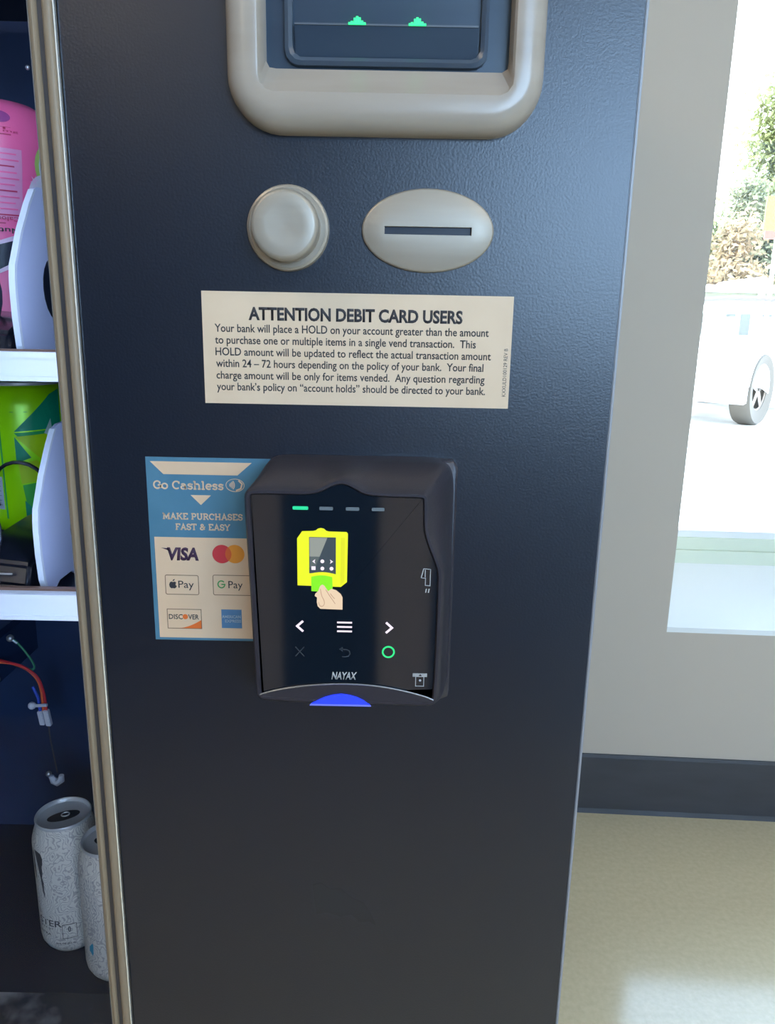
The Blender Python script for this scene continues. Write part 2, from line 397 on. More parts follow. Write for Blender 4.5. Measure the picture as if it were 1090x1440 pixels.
area('window_portal', (1.7, wy(1.7, 0.23), 1.58), (1.7, 0, 1.58), 2.1, 1.95, 1, (1, 1, 1), portal=True)
area('back_window_portal', ((BX0+BX1)/2, RY0-0.12, (BZ0+BZ1)/2), ((BX0+BX1)/2, 0, (BZ0+BZ1)/2), BX1-BX0, BZ1-BZ0, 1, (1, 1, 1), portal=True)
w2 = bpy.data.objects.new('added_window', None); COL.objects.link(w2); w2.location = (1.9, RY0, 1.0); tag(w2, kind='structure')  # unseen window added; its blue reflection imitates lens haze on the panel
bm = bmesh.new()
for x0, x1, z0, z1 in ((BX0, BX0+.05, BZ0, BZ1), (BX1-.05, BX1, BZ0, BZ1), (BX0, BX1, BZ0, BZ0+.05), (BX0, BX1, BZ1-.05, BZ1), (1.9, 1.95, BZ0, BZ1)):
    addbox(bm, x0, x1, RY0-.08, RY0-.02, z0, z1)
fin('window_frame', bm, m_base, w2)
box('pane', BX0+.05, BX1-.05, RY0-.055, RY0-.049, BZ0+.05, BZ1-.05, m_glass2, w2)

# unseen ceiling panels, added as warm fill and as reflections in the machine panel
m_diff = emis('light_diffuser', (1.0, 0.84, 0.64), 19.0)
for i, (x, y) in enumerate(((-1.55, -3.7), (-1.5, -0.6), (1.5, -1.4))):
    t = empty('added_fill_panel', (x, y, 2.97), ('added fill light panel in the back left corner of the ceiling', 'added fill light panel in the ceiling nearest the vending machine front left', 'added fill light panel in the ceiling toward the right wall')[i], 'ceiling light', 'added fill light panels')
    bm = bmesh.new()
    for q in ((x-.31, x+.31, y-.31, y-.29), (x-.31, x+.31, y+.29, y+.31), (x-.31, x-.29, y-.29, y+.29), (x+.29, x+.31, y-.29, y+.29)): addbox(bm, *q, 2.975, 3.0)
    fin('light_frame', bm, m_white, t); box('diffuser', x-.29, x+.29, y-.29, y+.29, 2.98, 2.995, m_diff, t)

# unseen stand added to mirror dark and tan bands in the card reader
DS = empty('reflection_stand', (-0.05, -1.30, 0), 'unseen dark and tan stand added behind the viewpoint for the reader reflections', 'display stand')
m_tan = mat('tan_board', (0.62, 0.47, 0.38), 0.6); m_dk = mat('charcoal_board', (0.02, 0.026, 0.04), 0.6)
box('back_board', -1.60, 0.80, -1.34, -1.30, 0.04, 1.12, m_dk, DS)
box('side_board', -0.40, -0.28, -1.30, -1.27, 0.04, 1.12, m_tan, DS); box('side_board', -0.02, 0.12, -1.30, -1.27, 0.04, 1.12, m_tan, DS)
for z in (0.04, 0.40, 0.76): box('shelf', -1.60, 0.80, -1.34, -1.60, z, z+0.03, m_dk, DS)
box('base', -1.60, 0.80, -1.62, -1.28, 0.0, 0.04, m_dk, DS)

# =================================================================== VENDING MACHINE
VM = empty('vending_machine', (-0.32, 0.8, 0.0), 'tall black drinks vending machine with textured control panel and glass product door', 'vending machine')
PX0, PX1 = -0.1434, 0.1052
MX0 = -0.80; MY1 = 1.22; TOP = 1.83; BOT = 0.10
# control panel: thick door leaf with a soft front edge and openings covered by the fittings
bm = bmesh.new(); addbox(bm, PX0+0.0002, PX1-0.0012, 0.360, 0.395, BOT, TOP, 0.0012)
fin('control_panel', bm, m_panel, VM)
box('panel_edge', PX1-0.0011, PX1+0.0004, 0.3606, 0.394, BOT, TOP, m_paneledge, VM, bev=0.0004)['label'] = 'thin light edge strip down the right side of the panel'
# cabinet shell
bm = bmesh.new()
addbox(bm, PX1-0.02, PX1-0.002, 0.396, MY1, BOT, TOP); addbox(bm, MX0, MX0+0.02, 0.396, MY1, BOT, TOP)
addbox(bm, MX0, PX1-0.002, MY1-0.02, MY1, BOT, TOP); addbox(bm, MX0, PX1-0.002, 0.396, MY1, TOP-0.03, TOP); addbox(bm, MX0, PX1-0.002, 0.396, MY1, BOT, BOT+0.03)
fin('cabinet', bm, m_cab, VM)
for x in (MX0+0.06, PX1-0.07):
    for y in (0.45, MY1-0.07):
        bm = bmesh.new(); lathe(bm, [(0.028, 0), (0.028, 0.012), (0.012, 0.016), (0.012, 0.1)], (x, y, 0), 16); fin('levelling_foot', bm, m_steel, VM, True)
# inner compartment
bm = bmesh.new()
addbox(bm, -0.1500, -0.1450, 0.40, 0.92, 0.44, 1.70)          # partition beside the products
fin('inner_partition', bm, m_inner, VM)
box('inner_back_panel', -0.78, -0.150, 0.90, 0.915, 0.44, 1.70, m_inner, VM)
m_scuff = mat('scuffed_floor_plate', (0.02, 0.024, 0.035), 0.3)
add_tex(m_scuff, 'noise', 22, (0.008, 0.018, 0.045), (0.36, 0.37, 0.42), detail=10, lo=0.45, hi=0.72)
box('compartment_floor', -0.78, -0.150, 0.635, 0.90, 0.462, 0.480, mat('floor_plate', (0.004, 0.014, 0.045), 0.42, spec=0.25), VM)
box('front_floor_plate', -0.78, -0.150, 0.40, 0.634, 0.464, 0.481, m_scuff, VM)['label'] = 'scuffed grey front strip of the compartment floor'
# trim
prof = [(-0.15495, 0.3640), (-0.15495, 0.3592), (-0.15465, 0.3586), (-0.15435, 0.3588)]
bm = bmesh.new()
def strip(bm, prof, z0, z1, closed=True):
    a = [bm.verts.new((x, y, z0)) for x, y in prof]; b = [bm.verts.new((x, y, z1)) for x, y in prof]; n = len(prof)
    for i in range(n): bm.faces.new((a[i], a[(i+1) % n], b[(i+1) % n], b[i]))
    bm.faces.new(a); bm.faces.new(b[::-1])
TR = [(-0.15445, 0.385), (-0.15445, 0.3587), (-0.1537, 0.3575), (-0.1524, 0.3571), (-0.1512, 0.3579), (-0.1508, 0.3600), (-0.1487, 0.3600), (-0.1483, 0.3579),
      (-0.1472, 0.3571), (-0.1455, 0.3571), (-0.1443, 0.3578), (-0.1438, 0.3590), (-0.1438, 0.3599), (-0.1443, 0.385)]
strip(bm, TR, BOT, TOP); tr_o = fin('door_trim', bm, m_trim, VM, True, 50); tr_o['label'] = 'bronze aluminium trim with a dark centre groove'
bm = bmesh.new(); strip(bm, [(-0.15075, 0.3598), (-0.14875, 0.3598), (-0.14875, 0.3592), (-0.15075, 0.3592)], BOT+.001, TOP-.001); fin('groove', bm, m_groove, tr_o)
bm = bmesh.new(); strip(bm, [(-0.15500, 0.384), (-0.15446, 0.384), (-0.15446, 0.3586), (-0.15500, 0.3590)], BOT, TOP); fin('bright_edge', bm, m_trimedge, tr_o)
bm = bmesh.new(); strip(bm, [(-0.14378, 0.3600), (-0.14332, 0.3600), (-0.14332, 0.3584), (-0.14378, 0.3580)], BOT, TOP); fin('bright_edge', bm, m_trimedge, tr_o)
box('door_glass', MX0+0.03, -0.1546, 0.376, 0.380, 0.44, 1.70, m_glass, VM)
bm = bmesh.new(); addbox(bm, MX0, -0.155, 0.36, 0.395, BOT, 0.44); addbox(bm, MX0, -0.155, 0.36, 0.395, 1.70, TOP); addbox(bm, MX0, MX0+0.03, 0.36, 0.395, 0.44, 1.70)
fin('door_frame', bm, m_cab, VM)

# shelves
def shelf(zt, zb, top_light=True, coils=()):
    floor_z = zt-0.012
    bm = bmesh.new(); addbox(bm, -0.775, -0.1505, 0.462, 0.88, floor_z-0.003, floor_z)
    sh = fin('shelf', bm, m_tray, VM)
    bm = bmesh.new(); h = zt-zb
    addbox(bm, -0.775, -0.1505, 0.455, 0.4615, zb, zt, 0.0008)
    addbox(bm, -0.775, -0.1505, 0.4535, 0.4550, zt-0.0035, zt); addbox(bm, -0.775, -0.1505, 0.4535, 0.4550, zb, zb+0.0028)
    fin('front_rail', bm, m_rail, sh, True)['label'] = 'pale shelf front rail'
    box('lip_strip', -0.775, -0.1505, 0.462, 0.466, zt-0.006, zt+0.0012, m_railstrip, sh)
    return sh
sh1 = shelf(1.1300, 1.1130); sh2 = shelf(0.9795, 0.9622); sh0 = shelf(1.460, 1.443)
def divider(prof, sh, hole, foot):
    X0, X1 = -0.2285, -0.2262
    bm = bmesh.new(); pts = prof
    a = [bm.verts.new((X1, y, z)) for y, z in pts]; b = [bm.verts.new((X0, y, z)) for y, z in pts]
    n = len(pts); bm.faces.new(a); bm.faces.new(b[::-1])
    for i in range(n): bm.faces.new((a[i], b[i], b[(i+1) % n], a[(i+1) % n]))
    d = fin('divider', bm, m_divider, sh); d['label'] = 'lavender grey plastic divider plate'
    bm = bmesh.new(); front = pts[:9]
    for i in range(len(front)-1):
        (y0, z0), (y1, z1) = front[i], front[i+1]
        q = [bm.verts.new(p) for p in ((X0-.0004, y0-.0006, z0), (X1+.0010, y0-.0006, z0), (X1+.0010, y1-.0006, z1), (X0-.0004, y1-.0006, z1))]
        r_ = [bm.verts.new(p) for p in ((X0-.0004, y0+.0022, z0), (X1+.0010, y0+.0022, z0), (X1+.0010, y1+.0022, z1), (X0-.0004, y1+.0022, z1))]
        bm.faces.new(q); bm.faces.new(r_[::-1])
        for k in range(4): bm.faces.new((q[k], r_[k], r_[(k+1) % 4], q[(k+1) % 4]))
    fin('divider_edge', bm, m_divedge, sh)['label'] = 'front edge of the divider with a painted highlight'
    bm = bmesh.new(); vv = [bm.verts.new((X1+.0004, y, z)) for y, z in hole]; bm.faces.new(vv); 
    vv2 = [bm.verts.new((X1+.0001, y, z)) for y, z in hole]; bm.faces.new(vv2[::-1])
    for k in range(len(hole)): bm.faces.new((vv[k], vv2[k], vv2[(k+1) % len(hole)], vv[(k+1) % len(hole)]))
    fin('divider_opening', bm, m_dark, sh)
P1 = [(.4800, 1.1200), (.4752, 1.1324), (.4735, 1.150), (.4735, 1.166), (.4742, 1.1727), (.4758, 1.1801), (.4880, 1.2005), (.5019, 1.2185), (.5105, 1.2277),
      (.5180, 1.2300), (.56, 1.2315), (.70, 1.2315), (.70, 1.1186), (.530, 1.1186), (.520, 1.1240), (.500, 1.1240), (.492, 1.1200)]
H1 = [(.5130 + .030*(1-math.cos(t))*0 + .020 + .020*math.cos(t), 1.168+.021*math.sin(t)) for t in [2*PI*k/20 for k in range(20)]]
divider(P1, sh1, H1, None)
P2 = [(y, z-0.1506) for y, z in P1]; P2[0] = (.4800, .9690)
H2 = [(y+0.010, z-0.1650) for y, z in H1]
divider([(y, max(z, 0.9677)) for y, z in P2], sh2, H2, None)

# coils (helix along the depth) and black motor blocks
def coil(sh, cx, cz, r, y0, y1, turns, ph=0):
    bm = bmesh.new(); n = int(turns*28)
    tube(bm, [(cx+r*math.cos(2*PI*turns*i/n+ph), y0+(y1-y0)*i/n, cz+r*math.sin(2*PI*turns*i/n+ph)) for i in range(n+1)], 0.0016, 6)
    fin('spiral_coil', bm, m_coil, sh, True)
coil(sh1, -0.292, 1.158, 0.034, 0.480, 0.564, 1.0, -2.9)
coil(sh2, -0.292, 1.004, 0.034, 0.480, 0.618, 1.6, -0.4)
def pusher(sh, z, x0=-0.275, x1=-0.236):
    bm = bmesh.new()
    pts = [(.478, z), (.474, z+.012), (.480, z+.026), (.497, z+.033), (.56, z+.036), (.60, z+.030), (.60, z)]
    a = [bm.verts.new((x0, y, q)) for y, q in pts]; b = [bm.verts.new((x1, y, q-(.004 if q > z else 0))) for y, q in pts]
    n = len(pts); bm.faces.new(a[::-1]); bm.faces.new(b)
    for i in range(n): bm.faces.new((a[i], a[(i+1) % n], b[(i+1) % n], b[i]))
    bmesh.ops.bevel(bm, geom=bm.edges[:], offset=0.0025, segments=2, affect='EDGES')
    o = fin('coil_block', bm, mat('gloss_black_plastic', (0.01, 0.012, 0.022), 0.2), sh, True); o['label'] = 'glossy black plastic block at the coil end'
    for (dy, dz) in ((.485, .012), (.4755, .006)):
        pass
    bm = bmesh.new(); tube(bm, cat_rom([(x0+.006, .4725, z+.0225), (x0+.016, .4715, z+.019), (x0+.030, .473, z+.018)], 5, False), 0.0007, 6)
    fin('wire_end', bm, m_steel, sh, True)
    for xx, zz in ((x0+.012, z+.0035), (x0+.018, z+.009), (x1+.028, z+.003)):
        bm = bmesh.new(); lathe(bm, [(0.0012, 0), (0.0012, .001), (0.0006, .0016)], (xx, .4740, zz), 10, '-y')
        fin('screw', bm, m_steel, sh, True)
pusher(sh1, 1.1185, -0.285, -0.234); pusher(sh2, 0.9682)
# LED light strip inside the door edge
m_led = emis('led_strip', (0.64, 0.76, 1.0), 22.0); m_led2 = emis('led_strip_low', (0.78, 0.84, 1.0), 15.0)
for zc in (1.39, 1.19, 1.04):
    pass
box('led_strip', -0.1580, -0.1555, 0.398, 0.410, 0.95, 1.62, m_led, VM)['label'] = 'cool white light strip inside the door edge'
box('led_strip', -0.1580, -0.1555, 0.398, 0.410, 0.50, 0.93, m_led2, VM)['label'] = 'dimmer lower light strip inside the door edge'
box('led_strip', -0.770, -0.764, 0.398, 0.410, 0.95, 1.62, m_led, VM)['label'] = 'cool white light strip inside the door edge'

# wiring loom on the lower back panel
def wire(name, pts, r, m, parent, label=None):
    bm = bmesh.new(); tube(bm, cat_rom(pts, 8, False), r, 8); o = fin(name, bm, m, parent, True)
    if label: o['label'] = label
    return o
m_wo = mat('orange_wire', (0.75, 0.13, 0.04), 0.4); m_wr = mat('red_wire', (0.62, 0.03, 0.05), 0.4); m_wg = mat('green_wire', (0.03, 0.25, 0.14), 0.4)
m_wb = mat('blue_wire', (0.03, 0.09, 0.62), 0.4); m_wt = mat('white_nylon', (0.66, 0.68, 0.80), 0.4); m_wk = mat('grey_wire', (0.07, 0.075, 0.08), 0.4)
YW = 0.800; loom = box('loom_bracket', -0.455, -0.443, YW-0.004, 0.90, 0.740, 0.790, m_inner, VM)
def Wm(x, z, dy=0): return (x, YW+dy, z)
wire('wire', [Wm(-.4455, .7665, .002), Wm(-.4391, .7668), Wm(-.4240, .7650), Wm(-.4080, .7575), Wm(-.3980, .7450), Wm(-.3950, .7300), Wm(-.3948, .7150), Wm(-.3945, .706)], 0.0016, m_wo, loom, 'orange wire')
wire('wire', [Wm(-.4455, .7685, .004), Wm(-.4300, .7680, -.002), Wm(-.4120, .7625, -.002), Wm(-.3980, .7510, -.002), Wm(-.3925, .7360, -.002), Wm(-.3915, .7180), Wm(-.3915, .706)], 0.0015, m_wr, loom, 'red wire')
wire('wire', [Wm(-.4100, .7575, .003), Wm(-.4040, .7500, .003), Wm(-.3990, .7390, .003), Wm(-.3975, .728, .003)], 0.0009, m_wk, loom, 'thin grey wire')
wire('wire', [Wm(-.4215, .7950), Wm(-.4160, .7900), Wm(-.4080, .7790), Wm(-.4020, .7680), Wm(-.4005, .7610), Wm(-.4040, .7585), Wm(-.4150, .7610)], 0.0012, m_wg, loom, 'green earth wire')
wire('wire', [Wm(-.4045, .7370), Wm(-.4020, .7300), Wm(-.3995, .7220), Wm(-.3990, .7120), Wm(-.3985, .704)], 0.0017, m_wb, loom, 'blue wire')
wire('wire', [Wm(-.3905, .6895), Wm(-.3900, .6700), Wm(-.3875, .6450), Wm(-.3855, .626)], 0.0008, m_wk, loom, 'thin grey wire')
bm = bmesh.new(); addbox(bm, -.4015, -.3958, YW-.003, YW+.003, .6890, .7065, .0008); addbox(bm, -.3945, -.3885, YW-.003, YW+.003, .6880, .7080, .0008)
for v in bm.verts: v.co.x += (0.705-v.co.z)*0.12
fin('connector', bm, m_wt, loom, True)['label'] = 'white two-pin connector'
bm = bmesh.new(); tube(bm, [(-.4075, YW-.004, .7145), (-.388, YW-.004, .7160)], 0.0019, 8)
bmesh.ops.create_uvsphere(bm, u_segments=14, v_segments=8, radius=0.0045, matrix=Matrix.Translation((-.4060, YW-.003, .7145)))
fin('cable_tie', bm, m_wt, loom, True)['label'] = 'white cable tie'
bm = bmesh.new(); bmesh.ops.create_uvsphere(bm, u_segments=14, v_segments=8, radius=0.0042, matrix=Matrix.Translation((-.4245, YW, .7965)))
tube(bm, [(-.4230, YW, .7955), (-.4170, YW, .7905)], 0.0017, 8); fin('ring_terminal', bm, m_steel, loom, True)
bm = bmesh.new(); bmesh.ops.create_uvsphere(bm, u_segments=14, v_segments=8, radius=0.0036, matrix=Matrix.Translation((-.3960, YW, .6240)))
fin('screw', bm, m_steel, loom, True)
bm = bmesh.new()
for k in range(9):
    pass
tube(bm, [(-.3925, YW-.002, .6225), (-.3900, YW-.002, .6165), (-.3855, YW-.002, .6145), (-.3810, YW-.002, .6175), (-.3800, YW-.002, .6240)], [0.003, .0042, .0048, .0042, .003], 8)
fin('cable_clip', bm, m_wt, loom, True)['label'] = 'white plastic cable clip'
bm = bmesh.new(); bmesh.ops.create_uvsphere(bm, u_segments=14, v_segments=8, radius=0.0040, matrix=Matrix.Translation((-.4420, YW-.006, .7480)))
fin('screw', bm, m_steel, loom, True)
bm = bmesh.new(); bmesh.ops.create_uvsphere(bm, u_segments=14, v_segments=8, radius=0.0016, matrix=Matrix.Translation((-.262, .60, 1.322)))
fin('screw', bm, m_steel, VM, True)

# ------------------------------------------------------------------ bill acceptor
N = 160
def rr(x0, x1, z0, z1, r): return resample(rrect(x0, x1, z0, z1, r, 10), N)
ZT = 1.415
bm = bmesh.new()
rings = [(rr(-.0712, .0624, 1.2284, ZT, .0225), .3605), (rr(-.0712, .0624, 1.2284, ZT, .0225), .3575)]
for k in range(1, 11):
    t = PI/2*k/10; d = .0085*(1-math.cos(t)); rings.append((rr(-.0712+d, .0624-d, 1.2284+d, ZT-d, .0225-d*.85), .3575-.0100*math.sin(t)))
loft(bm, rings + [(rr(-.0578, .0496, 1.2420, ZT-.0115, .0070), .3474), (rr(-.0571, .0489, 1.2427, ZT-.0122, .0062), .3476),
          (rr(-.0562, .0480, 1.2438, ZT-.013, .0045), .3488), (rr(-.0548, .0476, 1.2535, ZT-.016, .0030), .3560), (rr(-.0548, .0476, 1.2535, ZT-.016, .0030), .3604)])
bz = fin('bill_acceptor', bm, m_bezel, VM, True, 28); bz['label'] = 'rounded warm silver bezel of the bill acceptor'
box('acceptor_face', -.0552, .0480, .3585, .3600, 1.2500, ZT-.014, m_accept, bz)
bm = bmesh.new()
loft(bm, [(rr(-.0470, .0385, 1.2548, 1.40, .006), .3584), (rr(-.0468, .0383, 1.2550, 1.40, .006), .3560), (rr(-.0452, .0368, 1.2566, 1.398, .005), .3552),
          (rr(-.0436, .0352, 1.2582, 1.396, .004), .3562), (rr(-.0434, .0350, 1.2584, 1.396, .004), .3584)])
fin('acceptor_rim', bm, mat('acceptor_blue_rim', (0.06, 0.085, 0.12), 0.3), bz, True)
bm = bmesh.new()
v = [bm.verts.new(p) for p in ((-.0425, .3583, 1.2590), (.0340, .3583, 1.2590), (.0340, .3550, 1.2700), (-.0425, .3550, 1.2700), (-.0425, .3583, 1.2708), (.0340, .3583, 1.2708))]
for f in ((0, 1, 2, 3), (3, 2, 5, 4), (0, 3, 4), (1, 5, 2)): bm.faces.new([v[i] for i in f])
fin('bill_ramp', bm, m_accept, bz)
box('ramp_edge', -.0425, .0340, .3546, .3552, 1.2698, 1.2705, m_accept_rim, bz)
m_g = emis('green_led', (0.02, 1.0, 0.22), 2.2)
for cx in (-.0165, .0085):
    bm = bmesh.new()
    base = 1.2704
    for (a, w, h) in ((-.0022, .0010, .0012), (-.0010, .0009, .0024), (0, .0010, .0030), (.0010, .0009, .0026), (.0020, .0010, .0014)):
        addbox(bm, cx+a-w/2, cx+a+w/2, .3552, .3562, base, base+h)
    addbox(bm, cx-.0036, cx+.0036, .3538, .3546, 1.2700, 1.2707)
    fin('green_led', bm, m_g, bz)['label'] = 'lit green bill-entry light'

# coin return button
bm = bmesh.new(); C0 = (-.0466, .3602, 1.1903)
lathe(bm, [(.0183, 0), (.0183, .0020), (.0178, .0032), (.0168, .0038), (.0160, .0036)], C0, 64, '-y')
btn = fin('coin_return_button', bm, m_nickel, VM, True, 35); btn['label'] = 'round satin silver coin return button'
bm = bmesh.new(); lathe(bm, [(.0146, .0030), (.0148, .0120), (.0146, .0140), (.0138, .0153), (.0126, .0158), (.008, .0155), (.0, .0153)], C0, 64, '-y')
fin('button_cap', bm, m_nickel, btn, True, 60)
# oval coin slot
def ovl(s=1.0, cx=.01555, cz=1.1903, a=.02935, b=.0177): return [(cx+(a-s)*math.cos(t), cz+(b-s)*math.sin(t)) for t in [PI+2*PI*k/96 for k in range(96)]]
sl_x0, sl_x1, sl_z0, sl_z1 = -.0037, .0348, 1.1886, 1.1919
def slot_ring(e=0):
    out = []
    cx, cz = .01555, 1.19025
    hx, hz = (sl_x1-sl_x0)/2+e, (sl_z1-sl_z0)/2+e
    for k in range(96):
        t = PI+2*PI*k/96; c, s = math.cos(t)*.02935, math.sin(t)*.0177
        # map each ellipse point to the slot edge
        x = max(-hx, min(hx, c*1.0)); 
        if abs(c) >= hx: z = s/.0177/math.sqrt(max(1e-6, 1-(hx/.02935)**2))*hz; z = max(-hz, min(hz, z))
        else: z = hz if s > 0 else -hz
        out.append((cx+x, cz+z))
    return out
bm = bmesh.new()
loft(bm, [(ovl(0), .3604), (ovl(0), .3588), (ovl(.0003), .3580), (ovl(.0010), .3575), (slot_ring(.0001), .35735), (slot_ring(), .3575), (slot_ring(), .3604)])
cs = fin('coin_slot', bm, m_nickel, VM, True, 50); cs['label'] = 'oval satin silver coin slot plate'
box('slot_opening', sl_x0-.0002, sl_x1+.0002, .3590, .3598, sl_z0-.0002, sl_z1+.0002, m_dark, cs)

# faint scuff mark on the lower panel
flat('scuff_mark', [(-37.5, 847.0), (-33, 848.5), (-28, 844.5), (-22, 844.8), (-15, 838.5), (-9, 836), (-5, 829), (-1.8, 821), (-6, 823.5), (-11, 823), (-16, 828), (-22, 826.5), (-29, 829), (-35.5, 828), (-36.5, 836)], .35992, mat('faint_scuff', (0.020, 0.022, 0.028), 0.42), VM, t=.0001)['label'] = 'faint dull scuff on the lower panel'
# ------------------------------------------------------------------ debit card notice
Y0 = 0.35985
no = box('notice_label', -.0867, .0557, Y0-.0002, .36005, 1.1122, 1.1630, m_paper); no.location = (0, 0, 0)
tag(no, 'cream paper notice to debit card users stuck below the coin slot', 'sticker')
YT = Y0-.0002-.00006
text('lettering', 'ATTENTION DEBIT CARD USERS', -65.4, 32.7, 1150.7, 5.3, YT, m_ink, no, bold=0.036)
for s, x0, x1, z in (('Your bank will place a HOLD on your account greater than the amount', -81.1, 45.0, 1145.0),
                     ('to purchase one or multiple items in a single vend transaction.  This', -81.1, 39.3, 1139.7),
                     ('HOLD amount will be updated to reflect the actual transaction amount', -81.1, 46.5, 1134.4),
                     ('within 24 \u2013 72 hours depending on the policy of your bank.  Your final', -81.0, 43.3, 1129.1),
                     ('charge amount will be only for items vended.  Any question regarding', -81.0, 44.1, 1123.7),
                     ('your bank\u2019s policy on \u201caccount holds\u201d should be directed to your bank.', -81.0, 44.6, 1118.4)):
    text('lettering', s, x0, x1, z, 3.45, YT, m_ink, no, bold=0.012)
text('lettering', 'KXXULD100129 REV B', 54.2, 76.2, 1117.8, 1.7, YT, m_ink, no, rot90=True)

# ------------------------------------------------------------------ go-cashless sticker
st = box('payment_sticker', -.1166, -.0560, Y0-.0002, .36005, .9920, 1.0860, m_blue)
tag(st, 'blue and cream card payment sticker left of the card reader', 'sticker')
YS = Y0-.00031
m_cream2 = mat('sticker_cream', (0.80, 0.62, 0.45), 0.5); add_tex(m_cream2, 'noise', 50, (0.74, 0.53, 0.35), (0.77, 0.56, 0.375))
flat('cream_area', [(-114.4, 993.3), (-57.2, 993.3), (-57.2, 1046.2), (-114.4, 1046.2)], YS, m_cream2, st)
flat('banner', [(-114.5, 1083.9), (-65.6, 1083.9), (-72.6, 1077.7), (-108.3, 1077.7)], YS, m_cream2, st)
flat('arrow', [(-95.6, 1067.6), (-85.7, 1067.6), (-90.8, 1062.7)], YS, m_cream2, st)
slab('lettering', 'Go Cashless', -113.6, -79.4, 1070.3, 4.3, YS, m_cream2, st)
slab('lettering', 'MAKE PURCHASES', -109.8, -70.6, 1055.3, 3.2, YS, m_cream2, st, .18)
slab('lettering', 'FAST & EASY', -103.8, -76.9, 1050.0, 3.2, YS, m_cream2, st, .18)
outline('contactless_mark', ell(-73.9, 1072.8, 4.4, 3.1), 0.30, YS, m_cream2, st)
bm = bmesh.new()
for r_ in (0.9, 1.6, 2.3, 3.0): ribbon(bm, [(-.0772+r_*.001*math.cos(t), 1.0729+r_*.001*math.sin(t)) for t in [R(-42+84*k/8) for k in range(9)]], .00042, YS)
ribbon(bm, [(-.0722, 1.0752), (-.0705, 1.0735), (-.0712, 1.0712), (-.0735, 1.0702)], .0007, YS)
fin('contactless_mark', bm, m_cream2, st)
YL = YS-.00008
text('lettering', 'VISA', -109.2, -92.9, 1034.7, 5.9, YL, m_inkpurple, st, bold=0.045, slant=0.12)
flat('lettering', [(-111.4, 1040.7), (-108.0, 1040.5), (-106.2, 1038.4), (-108.6, 1039.7)], YL, m_inkpurple, st)
flat('disc_mark', ell(-81.4, 1038.0, 4.75), YL, m_red, st)['label'] = 'red disc of the card mark'
flat('disc_mark', ell(-75.0, 1038.1, 4.75), YL-.00003, m_orangep, st)['label'] = 'amber disc of the card mark'
lens = [(-81.4+4.75*math.cos(t), 1038.05+4.75*math.sin(t)) for t in [R(-47+94*k/12) for k in range(13)]] + [(-75.0+4.75*math.cos(t), 1038.05+4.75*math.sin(t)) for t in [R(133+94*k/12) for k in range(13)]]
flat('disc_mark', lens, YL-.00007, m_overlap, st)['label'] = 'orange overlap of the two discs'
def rr2(x0, x1, z0, z1, r): return rrect(x0, x1, z0, z1, r, 4)
m_line = mat('brown_line', (0.16, 0.08, 0.05), 0.5)
outline('badge_outline', rr2(-110.1, -93.6, 1016.5, 1026.6, .8), 0.28, YL, m_line, st)
text('lettering', 'Pay', -103.7, -96.0, 1020.0, 3.7, YL, m_ink, st, bold=0.0)
fruit = [(-106.4, 1022.9), (-105.4, 1023.2), (-104.7, 1022.6), (-105.1, 1021.9), (-105.0, 1021.2), (-104.5, 1020.9), (-104.9, 1020.1), (-105.6, 1019.6), (-106.5, 1019.8), (-107.3, 1019.6), (-108.0, 1020.3), (-108.3, 1021.5), (-107.9, 1022.7), (-107.2, 1023.2)]
flat('fruit_mark', fruit, YL, m_ink, st); flat('fruit_mark', [(-106.5, 1023.4), (-106.2, 1024.2), (-105.4, 1024.6), (-105.6, 1023.8)], YL, m_ink, st)
outline('badge_outline', rr2(-86.3, -66.0, 1016.6, 1027.0, .8), 0.28, YL, m_line, st)
bm = bmesh.new(); ribbon(bm, [(-.0822+.0017*math.cos(t), 1.0222+.0018*math.sin(t)) for t in [R(40+320*k/18) for k in range(19)]] + [(-.0822, 1.0222)], .00060, YL)
fin('lettering', bm, m_green, st)
text('lettering', 'Pay', -78.7, -71.6, 1020.3, 3.7, YL, m_ink, st, bold=0.0)
outline('badge_outline', [(-110.0, 998.3), (-92.9, 998.3), (-92.9, 1008.6), (-110.0, 1008.6)], 0.28, YL, m_line, st)
text('lettering', 'DISC', -109.3, -102.3, 1003.3, 2.5, YL, m_ink, st, bold=0.01)
text('lettering', 'VER', -99.5, -94.2, 1003.3, 2.5, YL, m_ink, st, bold=0.01)
flat('disc_mark', ell(-101.0, 1004.6, 1.35), YL, m_discorange, st)
cv = [(-104.6, 998.4), (-92.95, 998.4), (-92.95, 1003.0)] + [(-92.95-11.6*k/8, 1003.0-4.6*(1-(1-k/8)**1.7)) for k in range(1, 8)]
flat('badge_swoosh', cv, YL, m_discorange, st)
flat('blue_badge', [(-82.7, 998.9), (-72.5, 998.9), (-72.5, 1008.9), (-82.7, 1008.9)], YL, mat('badge_blue', (0.09, 0.22, 0.40), 0.5), st)
m_pale = mat('pale_blue_print', (0.36, 0.46, 0.55), 0.5)
text('lettering', 'AMERICAN', -82.5, -73.0, 1004.3, 1.5, YL-.00009, m_pale, st, bold=0.03)
text('lettering', 'EXPRESS', -81.0, -72.8, 1002.0, 1.5, YL-.00009, m_pale, st, bold=0.03)

